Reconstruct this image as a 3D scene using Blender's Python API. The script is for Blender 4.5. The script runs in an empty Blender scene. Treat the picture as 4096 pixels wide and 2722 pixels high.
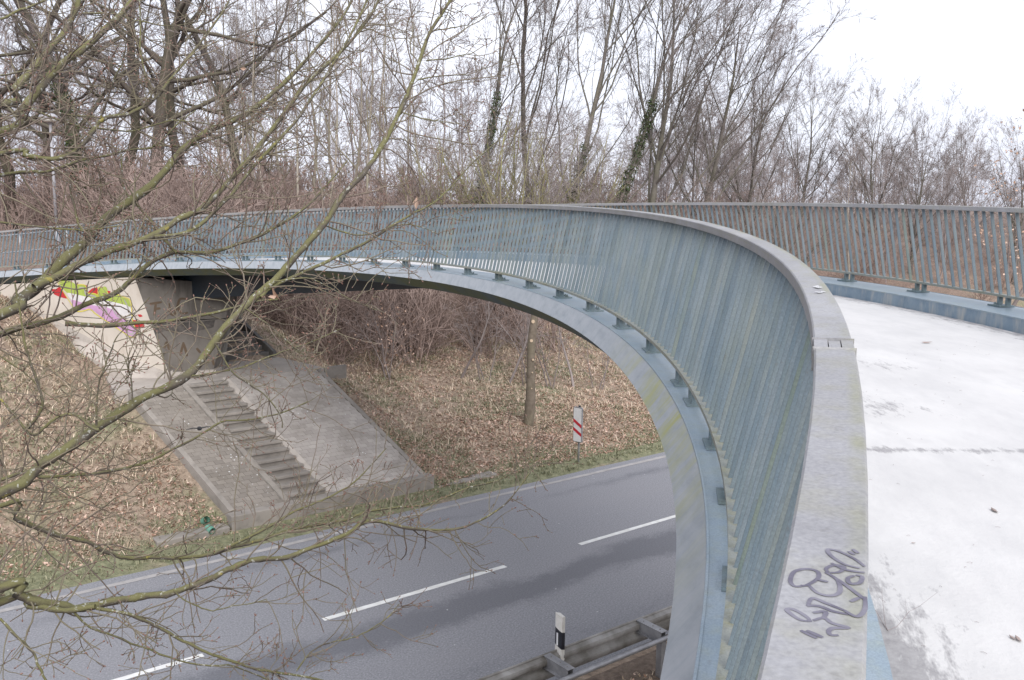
import bpy, math, random
import numpy as np
from mathutils import Matrix, Vector
rng = np.random.default_rng(7)
random.seed(7)
SC = bpy.context.scene
COL = SC.collection

# ------------------------------------------------------------------ camera, sky, sun, exposure
CAMZ = 7.2183
PITCH, ROLL, FPX = 0.149, 0.0107, 912.36
cam_d = bpy.data.cameras.new('camera')
cam_d.sensor_width = 36.0
cam_d.lens = FPX * 36.0 / 1024.0
cam_d.clip_start = 0.02
cam_d.clip_end = 3000.0
cam = bpy.data.objects.new('camera', cam_d)
COL.objects.link(cam)
cam.matrix_world = Matrix.Translation((0, 0, CAMZ)) @ Matrix.Rotation(math.pi / 2 - PITCH, 4, 'X') @ Matrix.Rotation(ROLL, 4, 'Z')
SC.camera = cam

SUN_EL, SUN_AZ = math.radians(36), math.radians(165)      # azimuth clockwise from +y
world = bpy.data.worlds.new('World')
SC.world = world
world.use_nodes = True
wn, wl = world.node_tree.nodes, world.node_tree.links
bg = wn['Background']
sky = wn.new('ShaderNodeTexSky')
sky.sky_type = 'NISHITA'
sky.sun_disc = False
sky.sun_elevation = SUN_EL
sky.sun_rotation = SUN_AZ
sky.dust_density = 4.0
tc = wn.new('ShaderNodeTexCoord')
mp = wn.new('ShaderNodeMapping'); mp.inputs['Scale'].default_value = (1, 1, 2.6)
cn = wn.new('ShaderNodeTexNoise'); cn.inputs['Scale'].default_value = 1.6; cn.inputs['Detail'].default_value = 4
cr = wn.new('ShaderNodeValToRGB')
cr.color_ramp.elements[0].position = 0.3; cr.color_ramp.elements[0].color = (6.3, 6.65, 7.9, 1)
cr.color_ramp.elements[1].position = 0.72; cr.color_ramp.elements[1].color = (8.6, 8.85, 9.7, 1)
mx = wn.new('ShaderNodeMixRGB'); mx.inputs[0].default_value = 0.9      # closed cloud layer over the clear sky
wl.new(tc.outputs['Generated'], mp.inputs['Vector']); wl.new(mp.outputs['Vector'], cn.inputs['Vector'])
wl.new(cn.outputs['Fac'], cr.inputs['Fac'])
wl.new(sky.outputs['Color'], mx.inputs[1]); wl.new(cr.outputs['Color'], mx.inputs[2])
wl.new(mx.outputs['Color'], bg.inputs['Color'])
bg.inputs['Strength'].default_value = 0.062
sun_d = bpy.data.lights.new('sun', 'SUN')
sun_d.energy = 1.5
sun_d.angle = math.radians(55)
sun_d.color = (1.0, 0.98, 0.95)
sun = bpy.data.objects.new('sun', sun_d)
COL.objects.link(sun)
sd = Vector((math.sin(SUN_AZ) * math.cos(SUN_EL), math.cos(SUN_AZ) * math.cos(SUN_EL), math.sin(SUN_EL)))
sun.rotation_euler = sd.to_track_quat('Z', 'Y').to_euler()
SC.view_settings.view_transform = 'Standard'
SC.view_settings.look = 'None'
SC.view_settings.gamma = 1.0
SC.view_settings.exposure = 1.25
SC.render.engine = 'CYCLES'
for _k, _v in dict(max_bounces=4, diffuse_bounces=2, glossy_bounces=2, transmission_bounces=1, transparent_max_bounces=2).items():
    setattr(SC.cycles, _k, _v)
SC.cycles.denoising_prefilter = 'NONE'
SC.cycles.caustics_reflective = False
SC.cycles.caustics_refractive = False

# ------------------------------------------------------------------ materials
def mat(name, rough=0.7):
    m = bpy.data.materials.new(name)
    m.use_nodes = True
    b = m.node_tree.nodes['Principled BSDF']
    b.inputs['Roughness'].default_value = rough
    return m, m.node_tree.nodes, m.node_tree.links, b

def ramp(n, l, fac, stops):
    r = n.new('ShaderNodeValToRGB')
    while len(r.color_ramp.elements) < len(stops):
        r.color_ramp.elements.new(0.5)
    for e, (p, c) in zip(r.color_ramp.elements, stops):
        e.position = p
        e.color = (c[0], c[1], c[2], 1) if len(c) == 3 else c
    l.new(fac, r.inputs['Fac'])
    return r.outputs['Color']

def noise(n, l, scale, detail=5, vec=None, rough=0.6, dist=0.0):
    t = n.new('ShaderNodeTexNoise')
    t.inputs['Scale'].default_value = scale
    t.inputs['Detail'].default_value = min(detail, 4)
    t.inputs['Roughness'].default_value = rough
    t.inputs['Distortion'].default_value = dist
    if vec is not None:
        l.new(vec, t.inputs['Vector'])
    return t.outputs['Fac']

def coords(n, l, kind='Object', scale=None):
    t = n.new('ShaderNodeTexCoord')
    if scale is None:
        return t.outputs[kind]
    m = n.new('ShaderNodeMapping')
    m.inputs['Scale'].default_value = scale
    l.new(t.outputs[kind], m.inputs['Vector'])
    return m.outputs['Vector']

def worldpos(n, l, scale=(1, 1, 1)):
    g = n.new('ShaderNodeNewGeometry')
    m = n.new('ShaderNodeMapping')
    m.inputs['Scale'].default_value = scale
    l.new(g.outputs['Position'], m.inputs['Vector'])
    return m.outputs['Vector']

def mix(n, l, fac, a, b, mode='MIX'):
    m = n.new('ShaderNodeMixRGB')
    m.blend_type = mode
    for i, v in ((0, fac), (1, a), (2, b)):
        if hasattr(v, 'links'):
            l.new(v, m.inputs[i])
        else:
            m.inputs[i].default_value = v if i == 0 else (v[0], v[1], v[2], 1)
    return m.outputs[0]

def math_(n, l, op, a, b=0.0, c=None):
    m = n.new('ShaderNodeMath')
    m.operation = op
    for i, v in enumerate((a, b) if c is None else (a, b, c)):
        if hasattr(v, 'links'):
            l.new(v, m.inputs[i])
        else:
            m.inputs[i].default_value = v
    return m.outputs[0]

def bump(n, l, b, h, strength=0.4, dist=0.02):
    k = n.new('ShaderNodeBump')
    k.inputs['Strength'].default_value = strength
    k.inputs['Distance'].default_value = dist
    l.new(h, k.inputs['Height'])
    l.new(k.outputs['Normal'], b.inputs['Normal'])

def simple(name, c0, c1, scale=3.0, rough=0.7, bs=0.3, pos=True, lo=0.35, hi=0.65, bd=0.01):
    m, n, l, b = mat(name, rough)
    v = worldpos(n, l) if pos else coords(n, l)
    f = noise(n, l, scale, 6, v)
    l.new(ramp(n, l, f, [(lo, c0), (hi, c1)]), b.inputs['Base Color'])
    if bs:
        bump(n, l, b, noise(n, l, scale * 7, 4, v), bs, bd)
    return m

M = {}
def island_mat(name, stops, rough=0.8, trans=0.0):
    m, n, l, b = mat(name, rough)
    g = n.new('ShaderNodeNewGeometry')
    l.new(ramp(n, l, g.outputs['Random Per Island'], stops), b.inputs['Base Color'])
    return m

# blue-grey railing paint with algae and streaks
def paint(name, base, base2, algae, amt, rough=0.5, streak=(1, 1, 1), var=False, edge=False):
    m, n, l, b = mat(name, rough)
    v = worldpos(n, l)
    f1 = noise(n, l, 2.2, 6, v)
    f2 = noise(n, l, 14.0, 5, worldpos(n, l, streak))
    c = ramp(n, l, f1, [(0.33, base), (0.67, base2)])
    c = mix(n, l, math_(n, l, 'MULTIPLY', ramp(n, l, f2, [(0.45, (0, 0, 0)), (0.72, (1, 1, 1))]), amt), c, algae)
    f3 = noise(n, l, 0.8, 4, v)
    c = mix(n, l, math_(n, l, 'MULTIPLY', ramp(n, l, f3, [(0.52, (0, 0, 0)), (0.7, (1, 1, 1))]), amt * 0.8), c, algae)
    if edge:                                  # algae line along the inner edge of the cap
        ux = n.new('ShaderNodeSeparateXYZ'); l.new(coords(n, l, 'UV'), ux.inputs[0])
        eg = ramp(n, l, math_(n, l, 'MULTIPLY', math_(n, l, 'ABSOLUTE', math_(n, l, 'SUBTRACT', ux.outputs[1], 0.078)), 40.0), [(0.15, (1, 1, 1)), (0.75, (0, 0, 0))])
        c = mix(n, l, math_(n, l, 'MULTIPLY', eg, ramp(n, l, noise(n, l, 3.0, 4, v, 0.7), [(0.38, (0, 0, 0)), (0.62, (0.75, 0.75, 0.75))])), c, (0.25, 0.25, 0.165))
    if var:
        oi = n.new('ShaderNodeObjectInfo')
        c = mix(n, l, 1.0, c, ramp(n, l, oi.outputs['Random'], [(0, (0.74, 0.77, 0.79)), (0.45, (0.92, 0.93, 0.93)), (0.75, (1.0, 0.99, 0.98)), (0.95, (1.05, 1.0, 0.96)), (1, (0.93, 0.92, 0.74))]), 'MULTIPLY')
    l.new(c, b.inputs['Base Color'])
    sp = noise(n, l, 130, 2, v, 0.6)
    c = mix(n, l, 1.0, c, ramp(n, l, sp, [(0.3, (0.84, 0.84, 0.85)), (0.55, (1, 1, 1)), (0.75, (1.12, 1.12, 1.12))]), 'MULTIPLY')
    ds = noise(n, l, 22, 4, v, 0.75)
    c = mix(n, l, math_(n, l, 'MULTIPLY', ramp(n, l, ds, [(0.60, (0, 0, 0)), (0.70, (1, 1, 1))]), 0.35), c, (0.13, 0.12, 0.11))
    l.new(c, b.inputs['Base Color'])
    bump(n, l, b, noise(n, l, 60, 4, v), 0.2, 0.004)
    b.inputs['Metallic'].default_value = 0.0
    return m
M['bar'] = paint('rail_paint', (0.148, 0.198, 0.235), (0.208, 0.252, 0.28), (0.21, 0.235, 0.20), 0.5, 0.45, (1, 1, 0.12), True)
M['hand'] = paint('handrail_paint', (0.245, 0.242, 0.25), (0.33, 0.327, 0.337), (0.26, 0.25, 0.18), 0.45, 0.6, edge=True)
M['lowrail'] = paint('lower_rail_paint', (0.20, 0.22, 0.21), (0.28, 0.29, 0.26), (0.23, 0.22, 0.12), 0.7, 0.6)
M['bracket'] = paint('bracket_paint', (0.11, 0.16, 0.18), (0.17, 0.22, 0.24), (0.13, 0.14, 0.10), 0.5, 0.5)
M['ledge'] = paint('ledge_paint', (0.20, 0.265, 0.32), (0.27, 0.325, 0.37), (0.27, 0.30, 0.24), 0.4, 0.4)
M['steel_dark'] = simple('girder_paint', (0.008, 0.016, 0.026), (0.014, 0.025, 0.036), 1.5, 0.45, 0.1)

def fascia_mat():
    m, n, l, b = mat('fascia_paint', 0.5)
    v = worldpos(n, l)
    f = noise(n, l, 9.0, 6, worldpos(n, l, (1.6, 0.5, 0.5)), 0.65)
    c = ramp(n, l, f, [(0.25, (0.23, 0.255, 0.275)), (0.5, (0.30, 0.32, 0.34)), (0.75, (0.35, 0.365, 0.385))])
    uv = coords(n, l, 'UV')
    sx = n.new('ShaderNodeSeparateXYZ'); l.new(uv, sx.inputs[0])
    # algae bloom along the stretch beside the railing joint
    g = math_(n, l, 'SUBTRACT', 1.0, math_(n, l, 'MULTIPLY', math_(n, l, 'ABSOLUTE', math_(n, l, 'SUBTRACT', sx.outputs[0], 2.0)), 0.36))
    g = math_(n, l, 'MAXIMUM', g, 0.0)
    st = noise(n, l, 1.0, 5, coords(n, l, 'UV', (3.2, 1.2, 1.0)), 0.7)
    g = math_(n, l, 'MULTIPLY', g, ramp(n, l, st, [(0.42, (0, 0, 0)), (0.62, (1, 1, 1))]))
    c = mix(n, l, math_(n, l, 'MULTIPLY', g, 1.0), c, (0.30, 0.30, 0.10))
    # bluish rain streaks running down the sloping plate
    st2 = noise(n, l, 1.0, 6, coords(n, l, 'UV', (22.0, 1.5, 1.0)), 0.7)
    c = mix(n, l, math_(n, l, 'MULTIPLY', ramp(n, l, st2, [(0.5, (0, 0, 0)), (0.68, (1, 1, 1))]), 0.35), c, (0.20, 0.24, 0.28))
    l.new(c, b.inputs['Base Color'])
    bump(n, l, b, noise(n, l, 40, 4, v), 0.1, 0.004)
    return m
M['fascia'] = fascia_mat()
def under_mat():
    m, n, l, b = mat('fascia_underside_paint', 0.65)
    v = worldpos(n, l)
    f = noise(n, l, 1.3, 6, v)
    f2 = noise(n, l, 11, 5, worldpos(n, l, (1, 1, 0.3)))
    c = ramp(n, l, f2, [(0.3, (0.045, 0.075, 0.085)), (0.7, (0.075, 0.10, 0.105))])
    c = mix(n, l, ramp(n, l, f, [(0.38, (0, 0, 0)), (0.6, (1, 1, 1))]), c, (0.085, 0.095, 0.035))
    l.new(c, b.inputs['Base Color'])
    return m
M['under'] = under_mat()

def deck_mat():
    m, n, l, b = mat('deck_coating', 0.75)
    uv = coords(n, l, 'UV')
    sx = n.new('ShaderNodeSeparateXYZ'); l.new(uv, sx.inputs[0])
    s, d = sx.outputs[0], sx.outputs[1]
    c = ramp(n, l, noise(n, l, 1.2, 6, uv), [(0.3, (0.52, 0.508, 0.497)), (0.7, (0.595, 0.582, 0.568))])
    grit = noise(n, l, 7.0, 4, coords(n, l, 'UV', (0.6, 1.6, 1)), 0.8)
    def near(x, c0, w):
        return math_(n, l, 'MAXIMUM', math_(n, l, 'SUBTRACT', 1.0, math_(n, l, 'DIVIDE', math_(n, l, 'ABSOLUTE', math_(n, l, 'SUBTRACT', x, c0)), w)), 0.0)
    # grime washed up against both kerbs, worn patches
    e1 = math_(n, l, 'MULTIPLY', math_(n, l, 'MULTIPLY', near(d, 0.45, 0.5), near(s, -1.4, 1.9)), 1.7)
    e2 = math_(n, l, 'MULTIPLY', near(d, 4.25, 0.5), 0.6)
    e3 = math_(n, l, 'MULTIPLY', near(s, 2.5, 0.45), math_(n, l, 'MULTIPLY', near(d, 1.4, 0.7), 0.5))
    e4 = math_(n, l, 'MULTIPLY', near(s, 1.57, 0.10), 0.6)
    e5 = math_(n, l, 'MULTIPLY', near(s, 3.8, 0.5), math_(n, l, 'MULTIPLY', near(d, 2.05, 0.5), 0.42))
    dirt = ramp(n, l, noise(n, l, 2.2, 4, coords(n, l, 'UV', (0.5, 1.0, 1)), 0.75), [(0.42, (0, 0, 0)), (0.7, (1, 1, 1))])
    c = mix(n, l, math_(n, l, 'MULTIPLY', dirt, 0.45), c, (0.40, 0.395, 0.395))
    e = math_(n, l, 'MAXIMUM', math_(n, l, 'MAXIMUM', e1, e2), math_(n, l, 'MAXIMUM', math_(n, l, 'MAXIMUM', e3, e5), e4))
    g = math_(n, l, 'ADD', e, math_(n, l, 'MULTIPLY', math_(n, l, 'SUBTRACT', grit, 0.5), 1.9))
    g = math_(n, l, 'MULTIPLY', g, math_(n, l, 'GREATER_THAN', e, 0.02))
    w = ramp(n, l, g, [(0.32, (0, 0, 0)), (0.62, (1, 1, 1))])
    gc = ramp(n, l, noise(n, l, 30, 5, uv), [(0.3, (0.20, 0.19, 0.195)), (0.7, (0.32, 0.31, 0.31))])
    c = mix(n, l, math_(n, l, 'MULTIPLY', w, 0.85), c, gc)
    l.new(c, b.inputs['Base Color'])
    bump(n, l, b, noise(n, l, 45, 6, uv), 0.25, 0.01)
    return m
M['deck'] = deck_mat()
def kerb_mat():
    m, n, l, b = mat('kerb_face_paint', 0.6)
    st = noise(n, l, 1.0, 6, worldpos(n, l, (5, 5, 1.2)), 0.7)
    c = ramp(n, l, noise(n, l, 6, 5, worldpos(n, l)), [(0.3, (0.12, 0.18, 0.24)), (0.7, (0.20, 0.26, 0.31))])
    c = mix(n, l, ramp(n, l, st, [(0.5, (0, 0, 0)), (0.7, (1, 1, 1))]), c, (0.33, 0.34, 0.33))
    l.new(c, b.inputs['Base Color'])
    return m
M['kerb'] = kerb_mat()

def conc(name, c0, c1, c2, stain=0.5, zst=0.15):
    m, n, l, b = mat(name, 0.85)
    v = worldpos(n, l)
    c = ramp(n, l, noise(n, l, 1.4, 7, v), [(0.3, c0), (0.7, c1)])
    st = noise(n, l, 5.0, 5, worldpos(n, l, (1, 1, zst)))
    c = mix(n, l, math_(n, l, 'MULTIPLY', ramp(n, l, st, [(0.5, (0, 0, 0)), (0.75, (1, 1, 1))]), stain), c, c2)
    l.new(c, b.inputs['Base Color'])
    bump(n, l, b, noise(n, l, 25, 6, v), 0.3, 0.01)
    return m
M['conc_front'] = conc('shaded_abutment_concrete', (0.11, 0.098, 0.087), (0.19, 0.17, 0.15), (0.06, 0.052, 0.045), 0.65)  # shade under the deck put into a darker front wall colour
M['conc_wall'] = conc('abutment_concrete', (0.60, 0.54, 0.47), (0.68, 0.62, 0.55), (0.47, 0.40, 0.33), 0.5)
M['conc'] = conc('weathered_concrete', (0.20, 0.18, 0.16), (0.31, 0.28, 0.25), (0.13, 0.115, 0.10), 0.5, 1.0)
M['conc_light'] = conc('pale_concrete', (0.34, 0.305, 0.275), (0.45, 0.405, 0.365), (0.24, 0.21, 0.18), 0.55, 1.0)
M['joint_sand'] = simple('joint_sand', (0.09, 0.08, 0.062), (0.15, 0.135, 0.105), 6, 0.95, 0.0)
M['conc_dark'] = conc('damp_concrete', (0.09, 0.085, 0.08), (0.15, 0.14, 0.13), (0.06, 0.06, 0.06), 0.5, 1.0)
def brick_mat(name, stops, lich):
    m, n, l, b = mat(name, 0.9)
    g = n.new('ShaderNodeNewGeometry')
    c = ramp(n, l, g.outputs['Random Per Island'], stops)
    v = worldpos(n, l)
    c = mix(n, l, math_(n, l, 'MULTIPLY', ramp(n, l, noise(n, l, 1.1, 5, v), [(0.45, (0, 0, 0)), (0.7, (1, 1, 1))]), 0.5), c, (0.15, 0.13, 0.105))
    vo = n.new('ShaderNodeTexVoronoi'); vo.inputs['Scale'].default_value = 9; l.new(v, vo.inputs['Vector'])
    sp = math_(n, l, 'MULTIPLY', math_(n, l, 'LESS_THAN', vo.outputs['Distance'], 0.15), ramp(n, l, noise(n, l, 0.9, 3, v), [(0.5 - lich, (0, 0, 0)), (0.6, (1, 1, 1))]))
    c = mix(n, l, sp, c, (0.62, 0.62, 0.62))
    l.new(c, b.inputs['Base Color'])
    return m
M['brick'] = brick_mat('slope_brick', [(0, (0.32, 0.29, 0.268)), (1, (0.40, 0.366, 0.338))], -0.05)
M['brick_dark'] = brick_mat('slope_brick_mossy', [(0, (0.185, 0.163, 0.142)), (1, (0.25, 0.223, 0.195))], 0.06)

def ground_mat():
    m, n, l, b = mat('soil_grass', 0.95)
    v = worldpos(n, l)
    uv = coords(n, l, 'UV'); sx = n.new('ShaderNodeSeparateXYZ'); l.new(uv, sx.inputs[0])
    f1 = noise(n, l, 0.55, 4, v, 0.65)
    f2 = noise(n, l, 8.0, 4, v, 0.75)
    c = ramp(n, l, f2, [(0.3, (0.17, 0.13, 0.095)), (0.5, (0.31, 0.235, 0.175)), (0.7, (0.47, 0.365, 0.28))])
    gr = ramp(n, l, f2, [(0.3, (0.13, 0.14, 0.075)), (0.7, (0.31, 0.30, 0.18))])
    vg = math_(n, l, 'MAXIMUM', math_(n, l, 'SUBTRACT', 1.0, math_(n, l, 'ABSOLUTE', math_(n, l, 'MULTIPLY', math_(n, l, 'SUBTRACT', sx.outputs[1], 4.75), 0.8))), 0.0)
    gm = math_(n, l, 'ADD', f1, math_(n, l, 'MULTIPLY', vg, 0.3))
    c = mix(n, l, ramp(n, l, gm, [(0.5, (0, 0, 0)), (0.66, (1, 1, 1))]), c, gr)
    hz = ramp(n, l, math_(n, l, 'MULTIPLY', math_(n, l, 'SUBTRACT', sx.outputs[1], 10.0), 0.12), [(0.1, (0, 0, 0)), (0.7, (1, 1, 1))])
    hl = ramp(n, l, f2, [(0.3, (0.11, 0.075, 0.06)), (0.5, (0.21, 0.145, 0.115)), (0.7, (0.34, 0.24, 0.19))])
    c = mix(n, l, math_(n, l, 'MULTIPLY', hz, 0.85), c, hl)
    nz = math_(n, l, 'LESS_THAN', sx.outputs[1], -4.2)
    c = mix(n, l, math_(n, l, 'MULTIPLY', nz, 0.8), c, ramp(n, l, f2, [(0.3, (0.07, 0.05, 0.04)), (0.7, (0.20, 0.15, 0.115))]))
    l.new(c, b.inputs['Base Color'])
    bump(n, l, b, noise(n, l, 16, 4, v, 0.75), 0.9, 0.06)
    return m
M['ground'] = ground_mat()
def asphalt_mat():
    m, n, l, b = mat('asphalt', 0.62)
    uv = coords(n, l, 'UV')
    sx = n.new('ShaderNodeSeparateXYZ'); l.new(uv, sx.inputs[0])
    o = sx.outputs[1]
    wob = math_(n, l, 'MULTIPLY', math_(n, l, 'SUBTRACT', noise(n, l, 0.35, 6, uv, 0.7), 0.5), 1.3)
    ow = math_(n, l, 'ADD', o, wob)
    def band(c0, w):
        return math_(n, l, 'MAXIMUM', math_(n, l, 'SUBTRACT', 1.0, math_(n, l, 'DIVIDE', math_(n, l, 'ABSOLUTE', math_(n, l, 'SUBTRACT', ow, c0)), w)), 0.0)
    e = math_(n, l, 'MAXIMUM', math_(n, l, 'MULTIPLY', band(-1.0, 0.75), 1.5), math_(n, l, 'MULTIPLY', band(-3.0, 0.45), 0.5))
    e = math_(n, l, 'MAXIMUM', e, math_(n, l, 'MULTIPLY', band(2.9, 0.35), 0.75))
    e = math_(n, l, 'MULTIPLY', e, ramp(n, l, noise(n, l, 0.5, 5, coords(n, l, 'UV', (0.35, 1.0, 1)), 0.7), [(0.35, (0.2, 0.2, 0.2)), (0.6, (1, 1, 1))]))
    fine = noise(n, l, 30, 4, uv, 0.85)
    c = ramp(n, l, fine, [(0.25, (0.08, 0.082, 0.092)), (0.5, (0.22, 0.221, 0.237)), (0.75, (0.42, 0.421, 0.437))])
    c = mix(n, l, math_(n, l, 'MULTIPLY', ramp(n, l, noise(n, l, 0.8, 6, coords(n, l, 'UV', (0.3, 1, 1))), [(0.35, (0, 0, 0)), (0.7, (1, 1, 1))]), 0.35), c, (0.25, 0.243, 0.255))
    eg = math_(n, l, 'ADD', math_(n, l, 'MULTIPLY', e, 0.9), math_(n, l, 'MULTIPLY', math_(n, l, 'SUBTRACT', noise(n, l, 9, 4, uv, 0.85), 0.5), 1.1))
    eg = ramp(n, l, math_(n, l, 'MULTIPLY', eg, math_(n, l, 'GREATER_THAN', e, 0.03)), [(0.15, (0, 0, 0)), (0.75, (1, 1, 1))])
    c = mix(n, l, math_(n, l, 'MULTIPLY', eg, 0.8), c, mix(n, l, 0.3, (0.075, 0.078, 0.092), c))
    # mineral specks
    vo = n.new('ShaderNodeTexVoronoi'); vo.inputs['Scale'].default_value = 2.2; l.new(uv, vo.inputs['Vector'])
    c = mix(n, l, math_(n, l, 'LESS_THAN', vo.outputs['Distance'], 0.035), c, (0.5, 0.5, 0.5))
    l.new(c, b.inputs['Base Color'])
    bump(n, l, b, fine, 0.35, 0.006)
    return m
M['asphalt'] = asphalt_mat()
M['line'] = simple('road_line_paint', (0.62, 0.61, 0.58), (0.74, 0.74, 0.72), 6, 0.7, 0.2)
M['edgeline'] = simple('worn_edge_line', (0.30, 0.285, 0.275), (0.40, 0.38, 0.37), 3, 0.8, 0.2)
M['galv'] = simple('galvanised_steel', (0.23, 0.23, 0.24), (0.36, 0.36, 0.37), 5, 0.42, 0.1)
M['galv'].node_tree.nodes['Principled BSDF'].inputs['Metallic'].default_value = 0.35
M['galv_dirty'] = simple('dirty_guardrail_steel', (0.14, 0.13, 0.115), (0.33, 0.32, 0.31), 2.2, 0.5, 0.15)
M['white_plastic'] = simple('white_plastic', (0.62, 0.60, 0.55), (0.74, 0.72, 0.68), 8, 0.5, 0.1)
M['black_plastic'] = simple('black_plastic', (0.012, 0.013, 0.02), (0.022, 0.024, 0.032), 8, 0.5, 0.0)
M['reflector'] = simple('reflector_white', (0.72, 0.72, 0.74), (0.8, 0.8, 0.8), 8, 0.25, 0.0)
M['sign_white'] = simple('sign_white_sheeting', (0.72, 0.71, 0.69), (0.78, 0.77, 0.76), 4, 0.45, 0.0)
M['sign_red'] = simple('sign_red_sheeting', (0.50, 0.025, 0.04), (0.58, 0.035, 0.05), 6, 0.45, 0.0)
M['lamp_grey'] = simple('lamp_post_grey', (0.30, 0.29, 0.31), (0.38, 0.37, 0.39), 3, 0.5, 0.1)
M['ink'] = simple('marker_ink', (0.10, 0.092, 0.125), (0.19, 0.18, 0.215), 30, 0.6, 0.0)
M['bird_lime'] = simple('bird_lime', (0.6, 0.6, 0.6), (0.75, 0.75, 0.75), 30, 0.8, 0.0)
for k, c in dict(spray_green=(0.40, 0.50, 0.10), spray_white=(0.72, 0.70, 0.70), spray_pink=(0.58, 0.34, 0.55), spray_red=(0.52, 0.035, 0.04), spray_yellow=(0.68, 0.58, 0.10), spray_grey=(0.42, 0.40, 0.38), spray_brown=(0.10, 0.066, 0.04)).items():
    M[k] = simple(k, tuple(x * 0.9 for x in c), tuple(min(1, x * 1.08) for x in c), 5, 0.7, 0.0)
M['green_plastic'] = simple('green_plastic', (0.10, 0.26, 0.19), (0.16, 0.34, 0.26), 9, 0.5, 0.1)
M['soot_shade'] = simple('soot_shade_patch', (0.05, 0.045, 0.042), (0.12, 0.105, 0.095), 5, 0.9, 0.0)
M['feather'] = simple('dark_feather', (0.012, 0.012, 0.013), (0.03, 0.03, 0.03), 9, 0.8, 0.0)

def bark(name, c0, c1, moss, amt, lich=0.0, scale=6.0, attr=False):
    m, n, l, b = mat(name, 0.9)
    v = worldpos(n, l)
    c = ramp(n, l, noise(n, l, scale, 6, v, 0.7), [(0.3, c0), (0.7, c1)])
    g = n.new('ShaderNodeNewGeometry')
    sz = n.new('ShaderNodeSeparateXYZ'); l.new(g.outputs['Normal'], sz.inputs[0])
    up = math_(n, l, 'MULTIPLY_ADD', sz.outputs[2], 0.18, 0.0)
    mf = math_(n, l, 'ADD', noise(n, l, scale * 0.35, 5, v), up)
    c = mix(n, l, math_(n, l, 'MULTIPLY', ramp(n, l, mf, [(0.42, (0, 0, 0)), (0.62, (1, 1, 1))]), amt), c, moss)
    if lich:
        f = noise(n, l, scale * 3.2, 4, v, 0.55)
        c = mix(n, l, math_(n, l, 'MULTIPLY', ramp(n, l, f, [(0.60, (0, 0, 0)), (0.66, (1, 1, 1))]), lich), c, (0.40, 0.40, 0.36))
        f = noise(n, l, scale * 1.1, 3, v, 0.5)
        c = mix(n, l, math_(n, l, 'MULTIPLY', ramp(n, l, f, [(0.68, (0, 0, 0)), (0.72, (1, 1, 1))]), lich * .8), c, (0.34, 0.29, 0.07))
        bump(n, l, b, noise(n, l, scale * 8, 5, v), 0.6, 0.01)
    l.new(c, b.inputs['Base Color'])
    return m
M['bark_fg'] = bark('mossy_branch_bark', (0.055, 0.044, 0.036), (0.135, 0.115, 0.09), (0.17, 0.165, 0.06), 0.7, 0.8, 13.0)
M['twig_fg'] = bark('twig_bark', (0.105, 0.078, 0.066), (0.24, 0.19, 0.16), (0.17, 0.165, 0.085), 0.5, 0.0, 7.0)
M['bud'] = simple('bud_scales', (0.17, 0.085, 0.065), (0.27, 0.16, 0.125), 20, 0.6, 0.0)
M['bark_oak'] = bark('oak_bark', (0.055, 0.045, 0.039), (0.125, 0.104, 0.088), (0.13, 0.125, 0.06), 0.4, 0, 2.0)
M['bark_pale'] = bark('pale_stem_bark', (0.22, 0.185, 0.155), (0.42, 0.37, 0.32), (0.22, 0.21, 0.12), 0.4, 0, 2.0)
M['bark_green'] = bark('greenish_shrub_bark', (0.17, 0.15, 0.09), (0.32, 0.28, 0.17), (0.27, 0.27, 0.08), 0.6, 0, 2.0)
M['bark_mid'] = bark('beech_bark', (0.085, 0.073, 0.066), (0.17, 0.148, 0.133), (0.14, 0.14, 0.08), 0.4, 0, 2.0)
M['bark_trunk'] = bark('pine_trunk_bark', (0.115, 0.09, 0.068), (0.22, 0.18, 0.14), (0.16, 0.145, 0.09), 0.4, 0, 7.0)
M['twig_brown'] = simple('twig_brown', (0.21, 0.178, 0.172), (0.34, 0.292, 0.282), 0.6, 0.9, 0.0)
M['twig_grey'] = simple('twig_grey', (0.18, 0.15, 0.142), (0.30, 0.256, 0.242), 0.6, 0.9, 0.0)
M['twig_red'] = simple('twig_reddish', (0.22, 0.172, 0.155), (0.36, 0.285, 0.258), 0.4, 0.9, 0.0)
M['brush'] = simple('brush_stems', (0.225, 0.165, 0.142), (0.37, 0.278, 0.242), 0.4, 0.9, 0.0)
M['cutwood'] = simple('cut_wood', (0.50, 0.38, 0.26), (0.60, 0.47, 0.34), 20, 0.8, 0.0)
M['ivy'] = island_mat('ivy_leaf', [(0, (0.025, 0.04, 0.015)), (0.6, (0.05, 0.075, 0.025)), (1, (0.10, 0.12, 0.04))], 0.5)
M['dryleaf'] = island_mat('dry_leaf', [(0, (0.20, 0.11, 0.07)), (0.3, (0.36, 0.225, 0.155)), (0.7, (0.50, 0.345, 0.265)), (1, (0.66, 0.50, 0.41))], 0.8)
M['straw'] = island_mat('dry_grass', [(0, (0.36, 0.27, 0.185)), (0.5, (0.56, 0.44, 0.325)), (1, (0.70, 0.58, 0.45))], 0.8)
M['grass'] = island_mat('green_grass', [(0, (0.11, 0.12, 0.065)), (0.5, (0.21, 0.215, 0.12)), (1, (0.40, 0.36, 0.25))], 0.8)

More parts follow.
